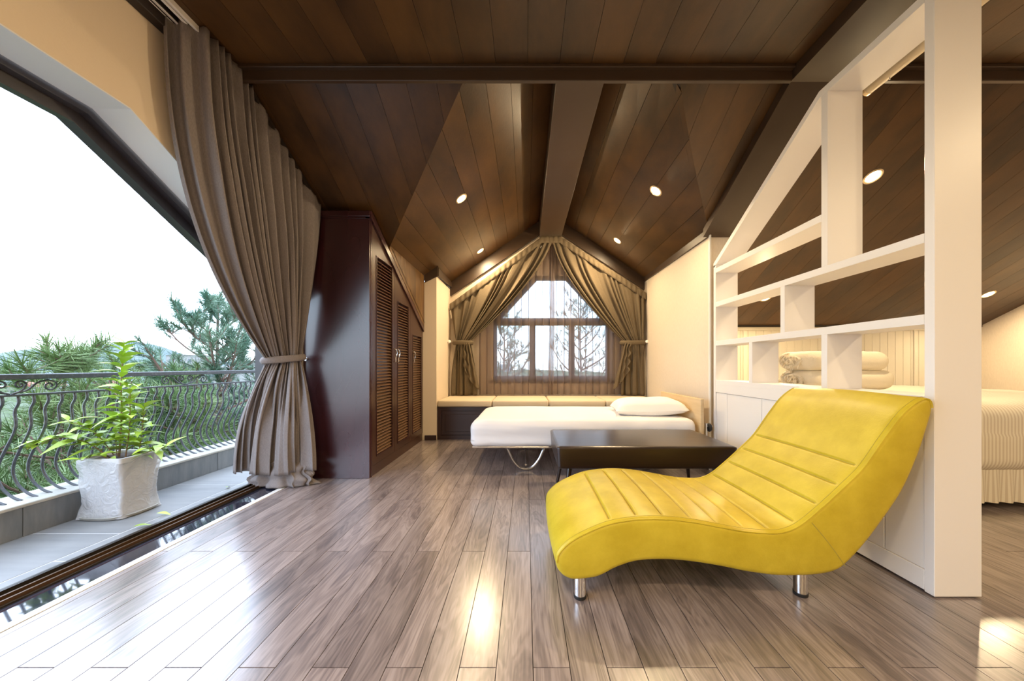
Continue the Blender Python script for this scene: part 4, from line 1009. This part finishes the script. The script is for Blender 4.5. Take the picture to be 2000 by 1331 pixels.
# ------------------------------------------------------------------ bedroom side: bed, blankets
bd = thing('double_bed', (3.5, 3.2, 0), 'double bed with cream striped duvet behind the white partition', 'bed')
def duv(p):
    p = p.copy(); s_ = .02*noise.noise(Vector((p.x*3, p.y*3, 0)))+.010*noise.noise(Vector((p.x*9, p.y*9, 4)))
    if p.z > .5: p.z += s_+.05*math.exp(-((p.x-3.6)**2+(p.y-3.3)**2)/.5)
    else: p.y -= abs(s_)*1.2*(1 if p.y < 2.5 else 0)
    return p
obj('duvet', roundbox((2.24, 2.20, .235), (4.70, 4.32, .70), .10, 24, 24, 8, duv), M['duvet'], bd, 'all')
obj('bed_skirt', MB().grid(lambda u, v: (lerp(2.26, 4.68, u), 2.225+.012*math.sin(u*160)*v, lerp(.30, .045, v)), 300, 4), M['duvet'], bd, 'all')
obj('box_base', MB().box((2.30, 2.28, .10), (4.64, 4.30, .26), .02), M['sheet'], bd)
for x_ in (2.40, 4.55):
    for y_ in (2.36, 4.22): obj('leg', MB().box((x_-.03, y_-.03, 0), (x_+.03, y_+.03, .105)), M['bench'], bd)
def blanket(z0, w, lab, x0=2.72, yc=3.05, seed=0):
    root = thing('folded_blanket', (x0+w/2, yc, z0), lab, 'blanket', 'rolled cream blankets on the double bed')
    def nf(p):
        p = p.copy(); p.z += .008*noise.noise(Vector((p.x*7, p.y*7, seed))); p.y += .01*noise.noise(Vector((p.x*6, p.z*10, seed))); return p
    obj('roll', roundbox((x0, yc-.19, z0), (x0+w, yc+.19, z0+.165), .075, 16, 16, 8, nf), M['blanket'], root, 'all')
    sp = [(x0-.003, yc+(.005+.15*t)*math.cos(t*14)*.95, z0+.083+(.003+.062*t)*math.sin(t*14)) for t in [k/60 for k in range(61)]]
    obj('rolled_edge', MB().tube(sp, .010, 6), M['blanket'], root, True)
    fr_ = MB(); rn = random.Random(seed)
    for k in range(70):
        t = rn.random(); a = t*14; y_, z_ = yc+(.02+.15*t)*math.cos(a), z0+.083+(.01+.06*t)*math.sin(a)
        fr_.tube([(x0, y_, z_), (x0-.02, y_+rn.uniform(-.01, .01), z_-.008), (x0-.03, y_+rn.uniform(-.015, .015), z_-.035)], .0026, 4)
    tag(obj('fringe', fr_, M['blanket'], root), kind='stuff')
blanket(.745, .73, 'lower of two rolled cream fringed blankets stacked on the double bed', 2.36, 2.98, 1)
blanket(.905, .70, 'upper of two rolled cream fringed blankets stacked on the double bed', 2.34, 2.98, 2)

# ------------------------------------------------------------------ lamps
ring = MB(); 
def downlight(loc, nrm_, label, power, first=[None], group='recessed ceiling lamps'):
    q = Vector(nrm_).normalized().to_track_quat('Z', 'Y')
    if first[0] is None:
        root = thing('downlight', (0, 0, 0), label, 'ceiling lamp', group)
        n = 28; vs = []; fs = []
        for r_, h in ((.062, -.001), (.062, .004), (.052, .008), (.047, .004), (.047, -.01)):
            for k in range(n): vs.append((r_*math.cos(2*PI*k/n), r_*math.sin(2*PI*k/n), h))
        for i in range(4):
            for k in range(n): fs.append((i*n+k, i*n+(k+1) % n, (i+1)*n+(k+1) % n, (i+1)*n+k))
        obj('trim_ring', MB().add(vs, fs), M['trimring'], root, True)
        obj('lens', MB().lathe((0, 0, -.002), [(.046, 0), (.044, .004), (.03, .007)], 24), M['lens'], root, True)
        first[0] = root
    else:
        root = tree_copy(first[0]); root['label'] = label; root['group'] = group
    root.location = loc; root.rotation_mode = 'QUATERNION'; root.rotation_quaternion = q
    ld = bpy.data.lights.new('lamp_light', 'AREA'); ld.shape = 'DISK'; ld.size = .085; ld.energy = power*LAMP; ld.color = (1, .76, .45); ld.spread = PI
    lo = bpy.data.objects.new('lamp_light', ld); C.objects.link(lo); lo.parent = root; lo.location = (0, 0, .011); lo.rotation_euler = (PI, 0, 0)
    return root
nLft = (.69, 0, -1); nRgt = (-.74, 0, -1); nSl = (0, -SL, -1); nF = (0, 0, -1)
def onL(px, py):
    Y = (2.979-.95)/((714-py)/660+.69*(1027-px)/660); X = (px-1027)*Y/660; return (X, Y, .95+(714-py)*Y/660)
def onR(px, py):
    lo, hi = 2, 6
    for _ in range(40):
        m_ = (lo+hi)/2; X = (px-1027)*m_/660; Z = .95+(714-py)*m_/660
        if Z < zr(X, m_): lo = m_
        else: hi = m_
    return ((px-1027)*lo/660, lo, .95+(714-py)*lo/660)
def onS(px, py):
    Y = 2.923/((714-py)/660+.5545); return ((px-1027)*Y/660, Y, zmain(Y))
PWR = 19
downlight(onL(901, 388), nLft, 'lit ceiling lamp left of the ridge beam, nearer the wardrobe', PWR)
downlight(onL(938, 490), nLft, 'lit ceiling lamp left of the ridge beam, nearest the gable window', PWR)
downlight(onR(1281, 373), nRgt, 'lit ceiling lamp right of the ridge beam, nearer the partition', PWR)
downlight(onR(1206, 470), nRgt, 'lit ceiling lamp right of the ridge beam, nearest the gable window', PWR)
downlight(onS(1705, 345), nSl, 'lit ceiling lamp seen through the tallest opening of the partition', PWR*.75)
downlight(onS(1495, 582), nSl, 'lit ceiling lamp seen through the small left opening of the partition', PWR*.6)
downlight(onS(1930, 575), nSl, 'lit ceiling lamp right of the partition end post', PWR*.7)
for (x, y, lab) in ((-.6, -.5, 'lit ceiling lamp above and left behind the viewpoint'), (1.0, -.5, 'lit ceiling lamp above and right behind the viewpoint'), (.2, -1.9, 'lit ceiling lamp far behind the viewpoint'), (3.6, .4, 'lit ceiling lamp over the bedroom entrance'), (3.6, -1.4, 'lit ceiling lamp at the back of the bedroom')):
    downlight((x, y, ZK), nF, lab, PWR*.75, group='recessed ceiling lamps out of view')
# batten under the flat ceiling in the bedroom, pull cord by the wall end
bt = thing('ceiling_batten', (2.1, 1.4, 2.62), 'long cream tubular fitting hung under the ceiling behind the partition', 'light fitting')
obj('tube', MB().tube([(2.10, .75, 2.645), (2.10, 2.07, 2.645)], .032, 16), M['batten'], bt, True)
obj('end_cap', MB().tube([(2.10, 2.065, 2.645), (2.10, 2.085, 2.645)], .034, 16), M['trimring'], bt, True)
for y_ in (.9, 1.95): obj('hanger', MB().tube([(2.10, y_, 2.60), (2.10, y_, 2.739)], .003, 6), M['cordw'], bt)
cordo = thing('cable_cover', (1.657, 3.035, .3), 'thin white cable cover running down the wall end beside the partition', 'cable')
obj('cover', MB().box((1.645, 3.025, .30), (1.662, 3.045, 2.13), .003), M['cordw'], cordo)
obj('cap', MB().box((1.640, 3.020, 2.13), (1.668, 3.05, 2.15), .003), M['black'], cordo)
print('objects', len(bpy.data.objects), 'tris', sum(len(o.data.loop_triangles) or sum(len(p.vertices)-2 for p in o.data.polygons) for o in bpy.data.objects if o.type == 'MESH'))
